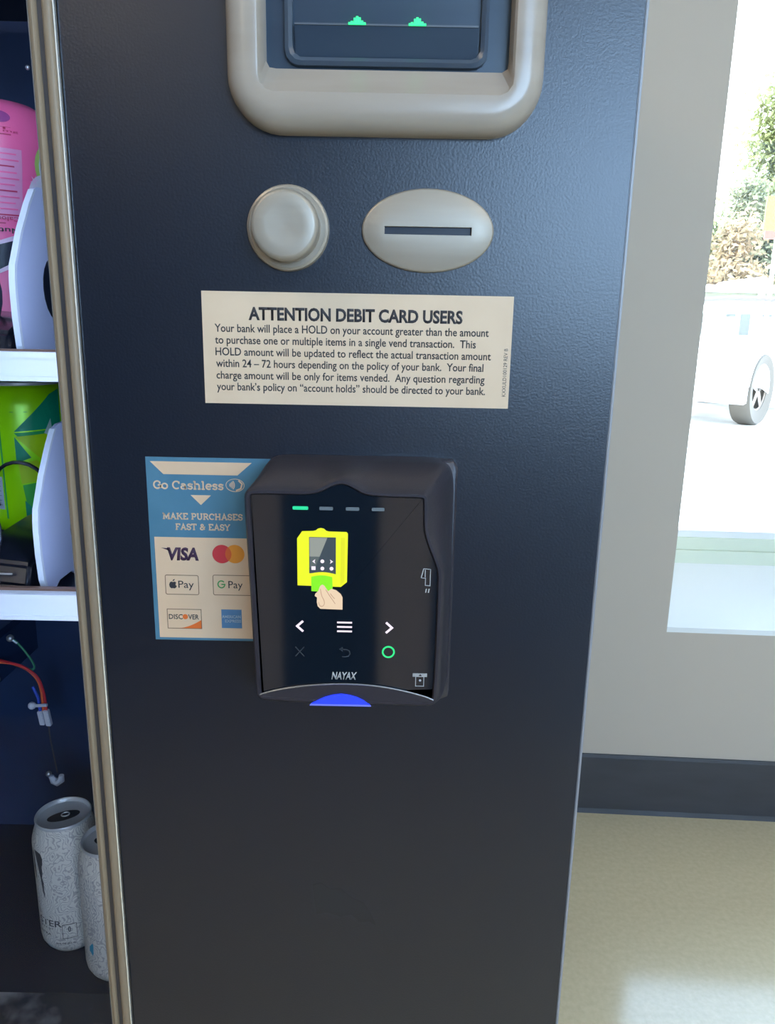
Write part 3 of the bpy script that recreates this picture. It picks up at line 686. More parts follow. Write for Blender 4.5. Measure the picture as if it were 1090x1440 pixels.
# ------------------------------------------------------------------ card reader
CR = empty('card_reader', (-.016, .352, 1.03), 'black touch-screen card reader with lit yellow icon below the notice', 'card reader')
FO = [(-61.9, 1074.0), (-61.4, 1078.4), (-59.4, 1080.3), (-55.0, 1080.8), (-44.0, 1080.9), (-35.0, 1081.0), (-30.5, 1081.8), (-25.6, 1084.2), (-22.5, 1085.4), (-19.5, 1085.8), (-16.2, 1085.0),
      (-12.8, 1083.3), (-9.8, 1081.7), (-6.0, 1080.9), (4.0, 1080.5), (13.0, 1080.4), (16.2, 1079.9), (17.8, 1078.0), (18.2, 1074.0), (18.7, 1063.7), (20.9, 1056.5), (24.0, 1048.8), (25.2, 1044.0), (25.4, 1036.0),
      (25.4, 1010.0), (25.0, 988.0), (24.2, 982.2), (21.5, 980.0), (16.0, 979.6), (0, 979.7), (-20.0, 979.9), (-40.0, 980.4), (-54.0, 981.0), (-57.5, 982.3), (-58.8, 985.5), (-59.3, 1000.0), (-60.3, 1030.0), (-61.2, 1055.0)]
FO = [(x*.001, z*.001) for x, z in FO]
fo = cat_rom(FO, 4)
def inset(pts, d):
    n = len(pts); out = []
    for i in range(n):
        a, b = Vector(pts[(i-1) % n]), Vector(pts[(i+1) % n]); t = (b-a).normalized(); nn = Vector((t.y, -t.x))
        out.append((pts[i][0]+nn.x*d, pts[i][1]+nn.y*d))
    return out
def toward(pts, x0, x1, z0, z1, s, sharp=8):
    """blend the front outline into the box-like back outline"""
    cx, cz = (x0+x1)/2, (z0+z1)/2; hx, hz = (x1-x0)/2, (z1-z0)/2
    fcx, fcz = -.0185, 1.031; fhx, fhz = .0430, .0525
    out = []
    for x, z in pts:
        u, w = (x-fcx)/fhx, (z-fcz)/fhz; k = (abs(u)**sharp+abs(w)**sharp)**(1/sharp); u, w = u/k, w/k
        q = (cx+u*hx, cz+w*hz); out.append((x*(1-s)+q[0]*s, z*(1-s)+q[1]*s))
    return out
BK = (-.0588, .0308, .9680, 1.0885)
bm = bmesh.new()
loft(bm, [(toward(fo, *BK, 1, 14), .3598), (toward(fo, *BK, 1, 14), .3475), (toward(fo, *BK, .93, 14), .3445), (toward(fo, *BK, .62, 12), .3330), (toward(fo, *BK, .12, 10), .3208), (inset(fo, .0002), .3188),
          (inset(fo, .0011), .3176), (inset(fo, .0022), .3176), (inset(fo, .0028), .3184), (inset(fo, .0029), .3192)], cap1=True)
fin('housing', bm, m_plastic, CR, True, 45)['label'] = 'black plastic housing with a raised hump at top centre'
bm = bmesh.new()
loft(bm, [(resample(rrect(-.0560, .0327, .9655, 1.0880, .003, 6), 120), .3600), (resample(rrect(-.0560, .0327, .9655, 1.0880, .003, 6), 120), .3530), (resample(rrect(-.0552, .0320, .9663, 1.0872, .003, 6), 120), .3522)], cap1=True)
fin('mounting_plate', bm, m_plastic, CR, True)
# glass face: top follows the front outline, bottom is the arc
arcp = [(22.6, 983.0), (18.0, 984.9), (10.0, 987.0), (0.0, 989.0), (-10.0, 990.0), (-20.0, 990.2), (-30.0, 989.6), (-40.0, 988.4), (-50.0, 986.4), (-56.9, 984.2)]
inn = inset(fo, .0030)
top = [(x*1000, z*1000) for x, z in inn if z > .9865 or (z > .984 and x < -.05)]
k0 = min(range(len(top)), key=lambda i: top[i][1] + (0 if top[i][0] < -50 else 999))
top = top[k0:]+top[:k0]
glass_pts = top + arcp
flat('screen_glass', glass_pts, .31845, m_glossblack, CR, t=.0006)['label'] = 'glossy black touch screen'
bm = bmesh.new(); tube(bm, [(x*.001, .3178, z*.001) for x, z in cat_rom(arcp, 4, False)], .00040, 6)
fin('arc_rim', bm, mat('grey_chrome_rim', (0.30, 0.29, 0.29), 0.25, metal=0.6), CR, True)
lower = arcp[:] + [(-57.2, 983.2), (-54.0, 982.0), (-20.0, 981.4), (0, 981.2), (20.0, 981.0), (22.4, 981.8)]
flat('card_slot_lip', lower, .3178, m_plastic, CR, t=.0012)
m_bl = emis('blue_light', (0.010, 0.035, 1.0), 1.6); m_bl2 = emis('pale_blue_light', (0.16, 0.22, 1.0), 0.9)
flat('slot_light', [(-33.4, 980.2), (-30.5, 982.0), (-27.0, 983.7), (-23.5, 984.8), (-19.6, 985.4), (-15.8, 984.9), (-12.3, 983.9), (-9.0, 982.2), (-6.4, 980.2)], .3170, m_bl, CR, t=.0010)['label'] = 'glowing blue light at the card slot'
flat('slot_light_edge', [(-34.0, 979.6), (-33.2, 980.4), (-6.7, 980.4), (-5.8, 979.6)], .3168, m_bl2, CR, t=.0010)
YG = .31845-.00016
m_wicon = emis('white_icon', (1.0, 0.86, 1.0), 1.05); m_gicon = emis('green_icon', (0.02, 0.85, 0.25), 1.1); m_led1 = emis('green_status', (0.01, 0.80, 0.36), 1.0)
m_dimled = mat('grey_status', (0.14, 0.17, 0.19), 0.4); m_dim = mat('dim_icon', (0.045, 0.055, 0.07), 0.4); m_print = mat('silver_print', (0.42, 0.42, 0.42), 0.4)
for i, (x0, x1) in enumerate(((-40.9, -34.2), (-29.4, -23.5), (-18.0, -12.2), (-6.8, -1.3))):
    o = flat('status_light', rrect(x0, x1, 1071.5, 1073.0, .4, 3), YG, m_led1 if i == 0 else m_dimled, CR)
    o['label'] = 'lit green status light' if i == 0 else 'unlit grey status light'
# yellow terminal picture
E_ = lambda c, s: emis('screen_%d_%d_%d' % tuple(int(v*99) for v in c), c, s)
m_y = emis('screen_yellow', (0.88, 1.0, 0.0), 1.0); m_y2 = emis('screen_yellow_shade', (0.82, 0.86, 0.0), 0.95)
yel = [(-39.1, 1058.7), (-36.9, 1061.9), (-32.2, 1062.1), (-31.0, 1062.4), (-30.0, 1063.2), (-28.8, 1063.5), (-27.4, 1063.2), (-26.4, 1062.3), (-25.4, 1062.0), (-17.6, 1061.9), (-17.0, 1061.2), (-17.3, 1039.0), (-20.0, 1036.7), (-39.1, 1037.1)]
ico = flat('screen_picture', yel, YG, m_y, CR); ico['label'] = 'bright yellow picture of a card terminal'
Y1 = YG-.00014; Y2 = Y1-.00012; Y3 = Y2-.00012
flat('screen_picture', [(-20.0, 1059.5), (-18.2, 1059.4), (-18.4, 1039.2), (-20.2, 1037.6)], Y1, m_y2, CR)
flat('screen_picture', [(-33.9, 1059.4), (-22.2, 1059.4), (-22.2, 1042.6)] + [(-22.2-11.7*k/8, 1042.6+0.9*math.sin(PI*k/8)) for k in range(1, 8)] + [(-33.9, 1042.8)], Y1, emis('screen_slate', (0.035, 0.055, 0.075), 1.0), CR)
flat('screen_picture', [(-33.7, 1059.2), (-25.9, 1059.2), (-29.3, 1050.6), (-33.7, 1050.6)], Y2, emis('screen_grey', (0.30, 0.33, 0.30), 1.0), CR)
flat('screen_picture', [(-33.7, 1050.5), (-29.3, 1050.5), (-31.3, 1045.5), (-33.7, 1045.5)], Y2, emis('screen_grey_dim', (0.10, 0.13, 0.13), 1.0), CR)
for x, z, k in ((-31.9, 1048.4, 'l'), (-28.1, 1048.5, 'o'), (-24.1, 1048.4, 'r'), (-32.0, 1045.3, 'x'), (-28.1, 1045.2, 'o'), (-24.1, 1045.2, 'o')):
    if k == 'l': p = [(x+.7, z+1.0), (x-.6, z), (x+.7, z-1.0), (x+.4, z)]
    elif k == 'r': p = [(x-.7, z+1.0), (x-.3, z), (x-.7, z-1.0), (x+.7, z)]
    elif k == 'x': p = [(x-.9, z+.8), (x+.9, z+.8), (x+.9, z-.8), (x-.9, z-.8)]
    else: p = ell(x, z, .85, n=12)
    flat('screen_picture', p, Y3, m_wicon, CR)
flat('screen_picture', [(-33.0, 1041.3)] + [(-33.0+9.2*k/8, 1041.3+.7*math.sin(PI*k/8)) for k in range(1, 8)] + [(-23.8, 1041.3), (-23.6, 1036.0), (-25.0, 1034.9), (-28.5, 1034.4), (-33.0, 1034.6)], Y2, emis('screen_lime', (0.24, 0.92, 0.0), 1.0), CR)['label'] = 'lime green card'
hand = [(-29.2, 1037.0), (-28.2, 1037.8), (-27.3, 1037.3), (-25.6, 1034.8), (-24.0, 1035.9), (-22.0, 1035.2), (-20.0, 1033.5), (-19.2, 1032.0), (-19.2, 1026.2), (-29.0, 1026.4), (-30.2, 1027.6), (-30.6, 1029.5), (-30.5, 1031.7), (-31.5, 1032.4), (-31.3, 1033.4), (-29.9, 1034.8)]
flat('screen_picture', hand, Y3, emis('screen_skin', (0.86, 0.66, 0.46), 1.0), CR)['label'] = 'picture of a hand holding the card'
m_crs = emis('screen_crease', (0.42, 0.24, 0.16), 1.0)
for p in ([(-29.0, 1035.8), (-28.4, 1032.6), (-27.4, 1030.4), (-27.3, 1028.6), (-28.2, 1027.6), (-29.3, 1028.0), (-29.8, 1029.6)], [(-26.6, 1035.5), (-25.0, 1032.8), (-22.4, 1028.9)], [(-24.6, 1033.7), (-23.2, 1031.8), (-22.6, 1031.4)]):
    outline('screen_picture', cat_rom(p, 4, False), .22, Y3-.0001, m_crs, CR, closed=False)
outline('back_arrow_key', [(-36.8, 1020.3), (-39.5, 1017.8), (-36.8, 1015.3)], 1.0, YG, m_wicon, CR, closed=False)
outline('forward_arrow_key', [(.3, 1020.3), (3.0, 1017.8), (.3, 1015.3)], 1.0, YG, m_wicon, CR, closed=False)
for z in (1019.9, 1017.8, 1015.7): flat('menu_key', [(-21.6, z-.38), (-14.9, z-.38), (-14.9, z+.38), (-21.6, z+.38)], YG, m_wicon, CR)
outline('cancel_key', [(-40.4, 1007.8), (-36.4, 1003.2)], .38, YG, m_dim, CR, closed=False); outline('cancel_key', [(-36.4, 1007.8), (-40.4, 1003.2)], .38, YG, m_dim, CR, closed=False)
outline('return_key', [(-19.9, 1007.0), (-17.2, 1006.9), (-16.0, 1006.2), (-15.7, 1004.9), (-16.4, 1003.7), (-17.6, 1003.4), (-19.4, 1003.4)], .45, YG, m_dim, CR, closed=False)
flat('return_key', [(-19.0, 1008.2), (-20.7, 1007.0), (-19.0, 1005.9)], YG, m_dim, CR)
outline('confirm_key', ell(1.6, 1006.1, 2.55), .75, YG, m_gicon, CR)['label'] = 'glowing green ring'
text('lettering', 'NAYAX', -24.1, -13.0, 992.3, 3.4, YG, m_print, CR, bold=0.03, slant=0.15)
outline('swipe_mark', [(16.4, 1045.9), (19.4, 1045.6), (19.4, 1038.0), (17.3, 1038.2), (17.3, 1041.5), (15.4, 1041.6)], .32, YG, m_print, CR, closed=False)
outline('swipe_mark', [(15.4, 1041.6), (16.4, 1045.9)], .45, YG, m_print, CR, closed=False); outline('swipe_mark', [(17.1, 1042.0), (17.1, 1045.4)], .4, YG, m_print, CR, closed=False)
for x in (17.6, 18.8): flat('swipe_mark', [(x, 1036.6), (x+.5, 1036.6), (x+.2, 1034.8), (x-.3, 1034.8)], YG, m_print, CR)
flat('insert_mark', [(12.9, 994.2), (19.4, 994.2), (19.4, 995.9), (12.9, 995.9)], YG, m_print, CR)
outline('insert_mark', [(14.3, 994.2), (14.3, 989.6), (18.0, 989.6), (18.0, 994.2)], .32, YG, m_print, CR, closed=False)
flat('insert_mark', ell(16.3, 992.4, .55, n=12), YG, m_print, CR)
flat('insert_mark', [(15.5, 994.6), (17.1, 994.6), (16.3, 995.6)], YG-.00006, m_glossblack, CR)

# ------------------------------------------------------------------ products
def wrap_shape(name, pts, c, r, m, parent, n_sub=1):
    """thin printed shape on a can wall; pts = (degrees from the front, height m above base); fan of small cells"""
    xs = [p[0] for p in pts]; V = []; F = []
    # triangulate in the flat, then subdivide and wrap
    bm = bmesh.new(); vs = [bm.verts.new((R(p[0])*r, 0, p[1])) for p in pts]; f = bm.faces.new(vs)
    bmesh.ops.triangulate(bm, faces=[f])
    for _ in range(3):
        long_ = [e for e in bm.edges if abs(e.verts[0].co.x-e.verts[1].co.x) > r*0.14]
        if not long_: break
        bmesh.ops.subdivide_edges(bm, edges=long_, cuts=1); bmesh.ops.triangulate(bm, faces=[g for g in bm.faces if len(g.verts) > 3])
    for v in bm.verts:
        a = v.co.x/r; v.co = (c[0]+(r)*math.sin(a), c[1]-(r)*math.cos(a), c[2]+v.co.z)
    return fin(name, bm, m, parent)
m_alu = mat('brushed_can_aluminium', (0.62, 0.63, 0.66), 0.35, metal=0.3)
m_canwhite = mat('white_swirl_print', (0.7, 0.68, 0.65), 0.4)
add_tex(m_canwhite, 'wave', 85, (0.44, 0.42, 0.43), (0.76, 0.73, 0.69), lo=0.0, hi=0.40, warp=0.05)
m_greyprint = mat('grey_print', (0.06, 0.06, 0.075), 0.5)
def energy_can(c, label, rot=0.0, claw=True, H=.155):
    t = empty('drink_can', c, label, 'can')
    bm = bmesh.new()
    lathe(bm, [(.0, .004), (.020, .003), (.0235, 0), (.0255, .0006), (.0295, .006), (.0322, .012), (.0331, .018), (.0331, H-.027), (.0326, H-.022), (.0308, H-.015), (.0282, H-.007), (.0272, H-.004), (.0262, H-.0085)], c, 56)
    fin('can_body', bm, m_canwhite, t, True, 60)
    bm = bmesh.new(); lathe(bm, [(.0270, H-.0045), (.0284, H-.0036), (.0287, H-.0012), (.0280, H), (.0268, H-.0008), (.0262, H-.0052), (.0240, H-.0060), (.0, H-.0056)], c, 56)
    fin('lid', bm, m_alu, t, True, 50)
    zt = c[2]+H-.0054
    def top_shape(name, pts, z0, z1, m):
        ca, sa = math.cos(rot), math.sin(rot); bm = bmesh.new()
        a = [bm.verts.new((c[0]+x*ca-y*sa, c[1]+x*sa+y*ca, z1)) for x, y in pts]; b = [bm.verts.new((v.co.x, v.co.y, z0)) for v in a]
        bm.faces.new(a); n = len(a)
        for i in range(n): bm.faces.new((a[i], a[(i+1) % n], b[(i+1) % n], b[i]))
        fin(name, bm, m, t)
    m_tab = mat('black_tab', (0.012, 0.014, 0.022), 0.3)
    top_shape('tab', ell(0, 0, .0165, .0080, 28), zt-.0001, zt+.0012, m_tab)
    rp_ = ell(.002, .001, .0040, .0034, 20)
    bm = bmesh.new(); ca, sa = math.cos(rot), math.sin(rot)
    pts = [(c[0]+x*ca-y*sa, c[1]+x*sa+y*ca, zt+.0018) for x, y in rp_]; tube(bm, pts+[pts[0], pts[1]], .0007, 6); fin('tab_ring', bm, m_alu, t, True)
    rw = .03325
    if claw:
        a0 = -38
        cl = [(a0-4, .128), (a0+6, .1275), (a0+13, .1265), (a0+17, .121), (a0+16, .114), (a0+12, .109), (a0+14, .103), (a0+12, .097), (a0+15, .091), (a0+14, .084), (a0+15, .078), (a0+14, .072),
              (a0+11, .079), (a0+9, .088), (a0+8, .096), (a0+5, .103), (a0+6, .112), (a0+5, .121), (a0, .1245)]
        wrap_shape('claw_mark', cl, c, rw, m_greyprint, t)
        wrap_shape('claw_mark', [(a0-8, .128), (a0-6, .116), (a0-7, .106), (a0-5, .095), (a0-7, .09), (a0-12, .10), (a0-12, .124)], c, rw, m_greyprint, t)
        ang = lambda d: R(d)*rw*1000
        text('lettering', 'STER', ang(-46), ang(5), (c[2]+.0385)*1000, 7.5, 0, m_greyprint, t, bold=0.012, wrap=(c[0], c[1], rw))
        text('lettering', 'ULTRA', ang(-50), ang(-18), (c[2]+.0265)*1000, 2.6, 0, m_greyprint, t, bold=0.02, wrap=(c[0], c[1], rw))
        text('lettering', 'E N E R G Y', ang(-48), ang(-12), (c[2]+.0345)*1000, 1.8, 0, m_greyprint, t, bold=0.02, wrap=(c[0], c[1], rw))
        text('lettering', '0', ang(15), ang(20), (c[2]+.032)*1000, 6.5, 0, m_greyprint, t, bold=0.02, wrap=(c[0], c[1], rw))
        bm = bmesh.new()
        for k in range(10):
            pass
        pts = [(R(d)*rw, z) for d, z in ((5, .024), (5, .041), (30, .041), (30, .024))]
        prof = []
        for i in range(4):
            (x0, z0), (x1, z1) = pts[i], pts[(i+1) % 4]
            for k in range(6): prof.append((x0+(x1-x0)*k/6, z0+(z1-z0)*k/6))
        tube(bm, [(c[0]+rw*math.sin(x/rw), c[1]-rw*math.cos(x/rw), c[2]+z) for x, z in prof+[prof[0]]], .0003, 5, caps=False)
        fin('label_box', bm, m_greyprint, t)
        text('lettering', '16 FL OZ (473 mL)', ang(-8), ang(28), (c[2]+.0165)*1000, 2.2, 0, m_greyprint, t, bold=0.02, wrap=(c[0], c[1], rw))
    else:
        ang = lambda d: R(d)*rw*1000
        for i in range(16):
            text('lettering', random.choice(['|| ||| | ||', 'I II I III', '||| | || |']), ang(-34), ang(-12), (c[2]+.125-.0046*i)*1000, 2.3, 0, mat('slate_print', (0.25, 0.28, 0.34), .5), t, wrap=(c[0], c[1], rw))
        wrap_shape('blue_mark', [(-34, .046), (-26, .052), (-24, .050), (-30, .044), (-25, .040), (-27, .036), (-35, .041)], c, rw, mat('teal_print', (0.02, 0.33, 0.55), .5), t)
    return t
energy_can((-.3415, .7130, .4800), 'pale grey swirl-printed energy drink can standing on the compartment floor', R(28))
energy_can((-.2770, .6740, .4810), 'white drink can half hidden behind the bronze trim', 0, claw=False)

# green can
m_lime = mat('lime_can_print', (0.45, 1.0, 0.0), 0.3, metal=0.1)
gc = (-.3175, .6600, .9695)
GC = empty('drink_can', gc, 'lime green soda can with facet pattern on the lower shelf', 'can')
bm = bmesh.new(); r = .0365; H = .128
lathe(bm, [(.0, .005), (.024, .003), (.027, 0), (.029, .0008), (.033, .006), (.0360, .013), (r, .018), (r, H-.020), (.0355, H-.015), (.0318, H-.006), (.030, H-.003)], gc, 56)
fin('can_body', bm, m_lime, GC, True, 60)
bm = bmesh.new(); lathe(bm, [(.0298, H-.0035), (.0306, H-.0010), (.0300, H), (.0290, H-.001), (.0285, H-.005), (0, H-.005)], gc, 48); fin('lid', bm, m_alu, GC, True, 50)
bm = bmesh.new(); lathe(bm, [(.0272, -.0003), (.0295, .0012), (.0335, .0064), (.0362, .0105)], gc, 56); 
m_t1 = mat('teal_facet', (0.0, 0.33, 0.17), 0.35); m_t2 = mat('green_facet', (0.05, 0.50, 0.06), 0.35); m_t3 = mat('yellow_facet', (0.55, 0.80, 0.0), 0.35); m_t4 = mat('dark_green_facet', (0.02, 0.42, 0.10), .35)
rw = r+.00015
for fi, (pts, m_) in enumerate((([(12, .088), (60, .118), (75, .122), (75, .090)], m_t1), ([(12, .087), (75, .089), (75, .052), (50, .060)], m_t4), ([(13, .084), (48, .060), (60, .075), (60, .086)], m_t3), ([(12, .084), (12, .062), (30, .066), (20, .076)], m_t1),
                ([(14, .061), (36, .064), (44, .058), (38, .046), (16, .044)], m_t3), ([(17, .043), (38, .045), (75, .050), (75, .014), (22, .014)], m_t2), ([(18, .030), (30, .020), (22, .014), (18, .016)], m_t1), ([(48, .086), (58, .098), (60, .082)], mat('pale_facet', (.6, .75, .7), .4)))):
    wrap_shape('facet', pts, gc, rw+.00014*fi, m_, GC)
wrap_shape('facet', [(-70, .104), (60, .104), (60, .1045), (-70, .1045)], gc, rw, m_t2, GC)
wrap_shape('facet', [(-7, .014), (-5, .014), (-5, .122), (-7, .122)], gc, rw+.0001, m_t4, GC)
wrap_shape('nutrition_panel', [(-60, .022), (-9, .022), (-9, .050), (-60, .050)], gc, rw, mat('pale_panel', (.50, .56, .66), .4), GC)
for i in range(6): wrap_shape('panel_line', [(-58, .0255+i*.0040), (-12, .0255+i*.0040), (-12, .0262+i*.0040), (-58, .0262+i*.0040)], gc, rw+.00012, mat('slate_line', (.22, .27, .36), .5), GC)

# pink bottle
m_pink = mat('pink_label', (0.95, 0.15, 0.37), 0.35); 
pc = (-.2985, .6150, 1.1185)
PB = empty('drink_bottle', pc, 'pink labelled bottle with citrus slice print on the upper shelf', 'bottle')
bm = bmesh.new()
lathe(bm, [(0, 0), (.030, 0), (.033, .004), (.034, .02), (.034, .055), (.0345, .068), (.0365, .088), (.0400, .115), (.0440, .135), (.0460, .152), (.0450, .165), (.0405, .1745), (.031, .1805), (.012, .1838), (0, .1845)], pc, 64)
fin('bottle_body', bm, m_pink, PB, True, 60)
def rad_at(h):
    T = [(.004, .033), (.02, .034), (.055, .034), (.068, .0345), (.088, .0365), (.115, .0400), (.135, .0440), (.152, .0460), (.165, .0450), (.1745, .0405), (.1805, .031)]
    for (h0, r0), (h1, r1) in zip(T, T[1:]):
        if h <= h1: return r0+(r1-r0)*max(0, (h-h0))/(h1-h0)
    return .03
def wrap_var(name, pts, m, off=.0003, c=pc, parent=PB):
    bm = bmesh.new(); vs = [bm.verts.new((p[0], 0, p[1]*1000)) for p in pts]; f = bm.faces.new(vs); bmesh.ops.triangulate(bm, faces=[f])
    for _ in range(4):
        L_ = [e for e in bm.edges if abs(e.verts[0].co.x-e.verts[1].co.x) > 8 or abs(e.verts[0].co.z-e.verts[1].co.z) > 6]
        if not L_: break
        bmesh.ops.subdivide_edges(bm, edges=L_, cuts=1); bmesh.ops.triangulate(bm, faces=[g for g in bm.faces if len(g.verts) > 3])
    for v in bm.verts:
        a = R(v.co.x); h = v.co.z*.001; rr_ = rad_at(h)+off; v.co = (c[0]+rr_*math.sin(a), c[1]-rr_*math.cos(a), c[2]+h)
    return fin(name, bm, m, parent, True)
m_pw = mat('pale_pink_print', (0.85, 0.62, 0.80), .4); m_deep = mat('deep_pink_print', (0.55, 0.03, 0.12), .4); m_pl = mat('light_pink_print', (0.78, 0.30, 0.52), .4)
wrap_var('black_band', [(-60, .050), (-20, .054), (10, .062), (35, .070), (70, .078), (70, .094), (35, .088), (10, .082), (-20, .073), (-60, .066)], mat('black_band_print', (.012, .018, .04), .3))
for o_z in (0, 1):
    b_ = [(-60, .066), (-20, .073), (10, .082), (35, .088), (70, .094)] if o_z else [(-60, .050), (-20, .054), (10, .062), (35, .070), (70, .078)]
    wrap_var('white_line', b_+[(a_, z_-.0022) for a_, z_ in b_[::-1]], m_pw, .0006)
wrap_var('text_panel', [(-60, .100), (48, .100), (48, .146), (-60, .146)], m_pl, .0003)
for i in range(11): wrap_var('print_line', [(-58, .102+i*.0040), (45-(i % 3)*2, .102+i*.0040), (45-(i % 3)*2, .1030+i*.0040), (-58, .1030+i*.0040)], m_pink if i % 4 else m_deep, .0006)
wrap_var('print_line', [(-60, .1545), (40, .1545), (40, .1553), (-60, .1553)], m_deep, .0004); wrap_var('print_line', [(-60, .0965), (30, .0965), (30, .0972), (-60, .0972)], m_deep, .0004)
cx_, cz_ = 82, .139
wrap_var('citrus_print', [(cx_+22*math.cos(t), cz_+.0175*math.sin(t)) for t in [2*PI*k/24 for k in range(24)]], mat('lime_rind_print', (.45, .62, .16), .4), .0004)
wrap_var('citrus_print', [(cx_+1+19*math.cos(t), cz_-.0005+.0155*math.sin(t)) for t in [2*PI*k/24 for k in range(24)]], mat('pale_citrus_print', (.62, .72, .78), .4), .0008)
wrap_var('flower_print', [(71+17*math.cos(t), .120+.0125*math.sin(t)) for t in [2*PI*k/30 for k in range(30)]], mat('petal_print', (.74, .70, .80), .4), .0012)
wrap_var('flower_print', [(74+7*math.cos(t), .120+.0050*math.sin(t)) for t in [2*PI*k/14 for k in range(14)]], mat('stamen_print', (.70, .52, .30), .4), .0016)
for (a_, z_) in ((68, .157), (47, .098), (52, .093), (59, .127), (58, .104)):
    for q in range(3):
        t = R(q*60+15); s_ = 5
        wrap_var('star_print', [(a_-s_*math.cos(t), z_-.0042*math.sin(t)), (a_+.8*math.sin(t), z_-.0007*math.cos(t)), (a_+s_*math.cos(t), z_+.0042*math.sin(t)), (a_-.8*math.sin(t), z_+.0007*math.cos(t))], m_pw, .0018)
wrap_var('seal_print', [(32+9*math.cos(t), .1665+.0040*math.sin(t)) for t in [2*PI*k/20 for k in range(20)]], mat('purple_seal_print', (.35, .06, .26), .4), .0005)
def btext(s, a0, a1, h, size, m, flip=False):
    me = text_mesh(s, 0.01); xs = [v.co.x for v in me.vertices]; a, b = min(xs), max(xs)
    for v in me.vertices:
        u = (v.co.x-a)/(b-a); z = v.co.y/CAP0[0]*size
        if flip: u = 1-u; z = -z
        an = R(a0+(a1-a0)*u); hh = h+z; rr_ = rad_at(hh)+.001; v.co = (pc[0]+rr_*math.sin(an), pc[1]-rr_*math.cos(an), pc[2]+hh)
    me.materials.clear(); link('lettering', me, m, PB)
btext('Nutr', 18, 44, .0935, .0034, m_ink, True); btext('Calor', 22, 44, .1012, .0028, m_deep, True); btext('EST', 14, 40, .158, .0016, m_deep); btext('120 mg', 16, 46, .1565, .0014, m_deep)
wrap_var('print_line', [(8, .060), (10.5, .060), (10.5, .045), (8, .045)], m_pw, .0005)

# =================================================================== OUTSIDE
m_ground = mat('pale_concrete_outside', (0.70, 0.69, 0.66), 0.8); add_tex(m_ground, 'noise', 3, (0.66, 0.65, 0.62), (0.74, 0.73, 0.70))
g = box('pavement', -40, 60, 1.95, 62, -0.25, -0.05, m_ground); tag(g, kind='structure')
g = box('grass_bank', -60, 110, 62, 130, -0.3, -0.06, mat('grass_bank', (.30, .34, .16), .9)); tag(g, kind='structure')

# parked car, white, seen obliquely from the front corner
m_car = mat('white_car_paint', (0.85, 0.85, 0.84), 0.3, coat=0.6); m_tyre = mat('tyre_rubber', (0.055, 0.047, 0.036), 0.8); m_rim = mat('alloy_rim', (0.10, 0.08, 0.062), 0.5, metal=0.3)
m_cglass = mat('car_pillar', (0.06, 0.048, 0.052), 0.5); m_trimc = mat('car_trim', (0.05, 0.05, 0.04), 0.6)
CAR = empty('car', (4.80, 9.96, -0.05), 'white parked open-top car seen through the window, front wheel showing', 'car')
CA = R(47)                                  # local +x = tail direction, local -y = visible side
def cw(x, y, z): return (4.80 + x*math.cos(CA) - y*math.sin(CA), 9.96 + x*math.sin(CA) + y*math.cos(CA), z-0.05)
# side profile; local x=0 at front wheel centre, nose at -0.85
prof = [(-.88, .35), (-.92, .55), (-.90, .80), (-.80, 1.02), (-.2, 1.08), (.45, 1.12), (.70, 1.13), (.95, 1.04), (2.4, 1.04), (2.6, 1.12), (3.3, 1.10), (3.6, 1.0), (3.72, .45), (3.55, .32)]
def arch(cx): return [(cx+.50*math.cos(t), .42+.50*math.sin(t)) for t in [R(-12+204*k/12) for k in range(13)]]
body = prof + [(3.2, .30)] + arch(2.72) + [(1.9, .26), (.8, .26)] + arch(0) + [(-.6, .30)]
bm = bmesh.new(); WD = 1.85
rings = []
for y, ins in ((0.0, .0), (.0, .0), (WD, 0)):
    rings.append([bm.verts.new(cw(x, (y + (max(0, z-1.1)*.28 if y == 0 else -max(0, z-1.1)*.28)), z)) for x, z in body])
a, b = rings[0], rings[2]; n = len(body)
for i in range(n): bm.faces.new((a[i], a[(i+1) % n], b[(i+1) % n], b[i]))
f1 = bm.faces.new(a); f2 = bm.faces.new(b[::-1]); bmesh.ops.triangulate(bm, faces=[f1, f2])
fin('car_body', bm, m_car, CAR)
bm = bmesh.new(); tube(bm, [cw(.66, .08, 1.12), cw(1.20, .20, 1.62), cw(1.22, WD/2, 1.66), cw(1.20, WD-.20, 1.62), cw(.66, WD-.08, 1.12)], .035, 8)
fin('windscreen_frame', bm, m_cglass, CAR, True)
bm = bmesh.new(); q = [bm.verts.new(cw(*p)) for p in ((.67, .10, 1.12), (1.19, .21, 1.61), (1.21, WD/2, 1.65), (1.19, WD-.21, 1.61), (.67, WD-.10, 1.12))]
bm.faces.new(q); fin('windscreen', bm, m_glass, CAR)
for yy in (.35, 1.1):
    bm = bmesh.new(); vs = [bm.verts.new(cw(x, y, z)) for x, z in ((1.75, 1.0), (1.95, 1.0), (2.05, 1.38), (1.92, 1.40)) for y in (yy, yy+.42)]
    for f in ((0, 2, 3, 1), (2, 4, 5, 3), (4, 6, 7, 5), (6, 0, 1, 7), (0, 6, 4, 2), (1, 3, 5, 7)): bm.faces.new([vs[k] for k in f])
    fin('seat_back', bm, mat('pale_seat_leather', (.5, .46, .4), .6), CAR)
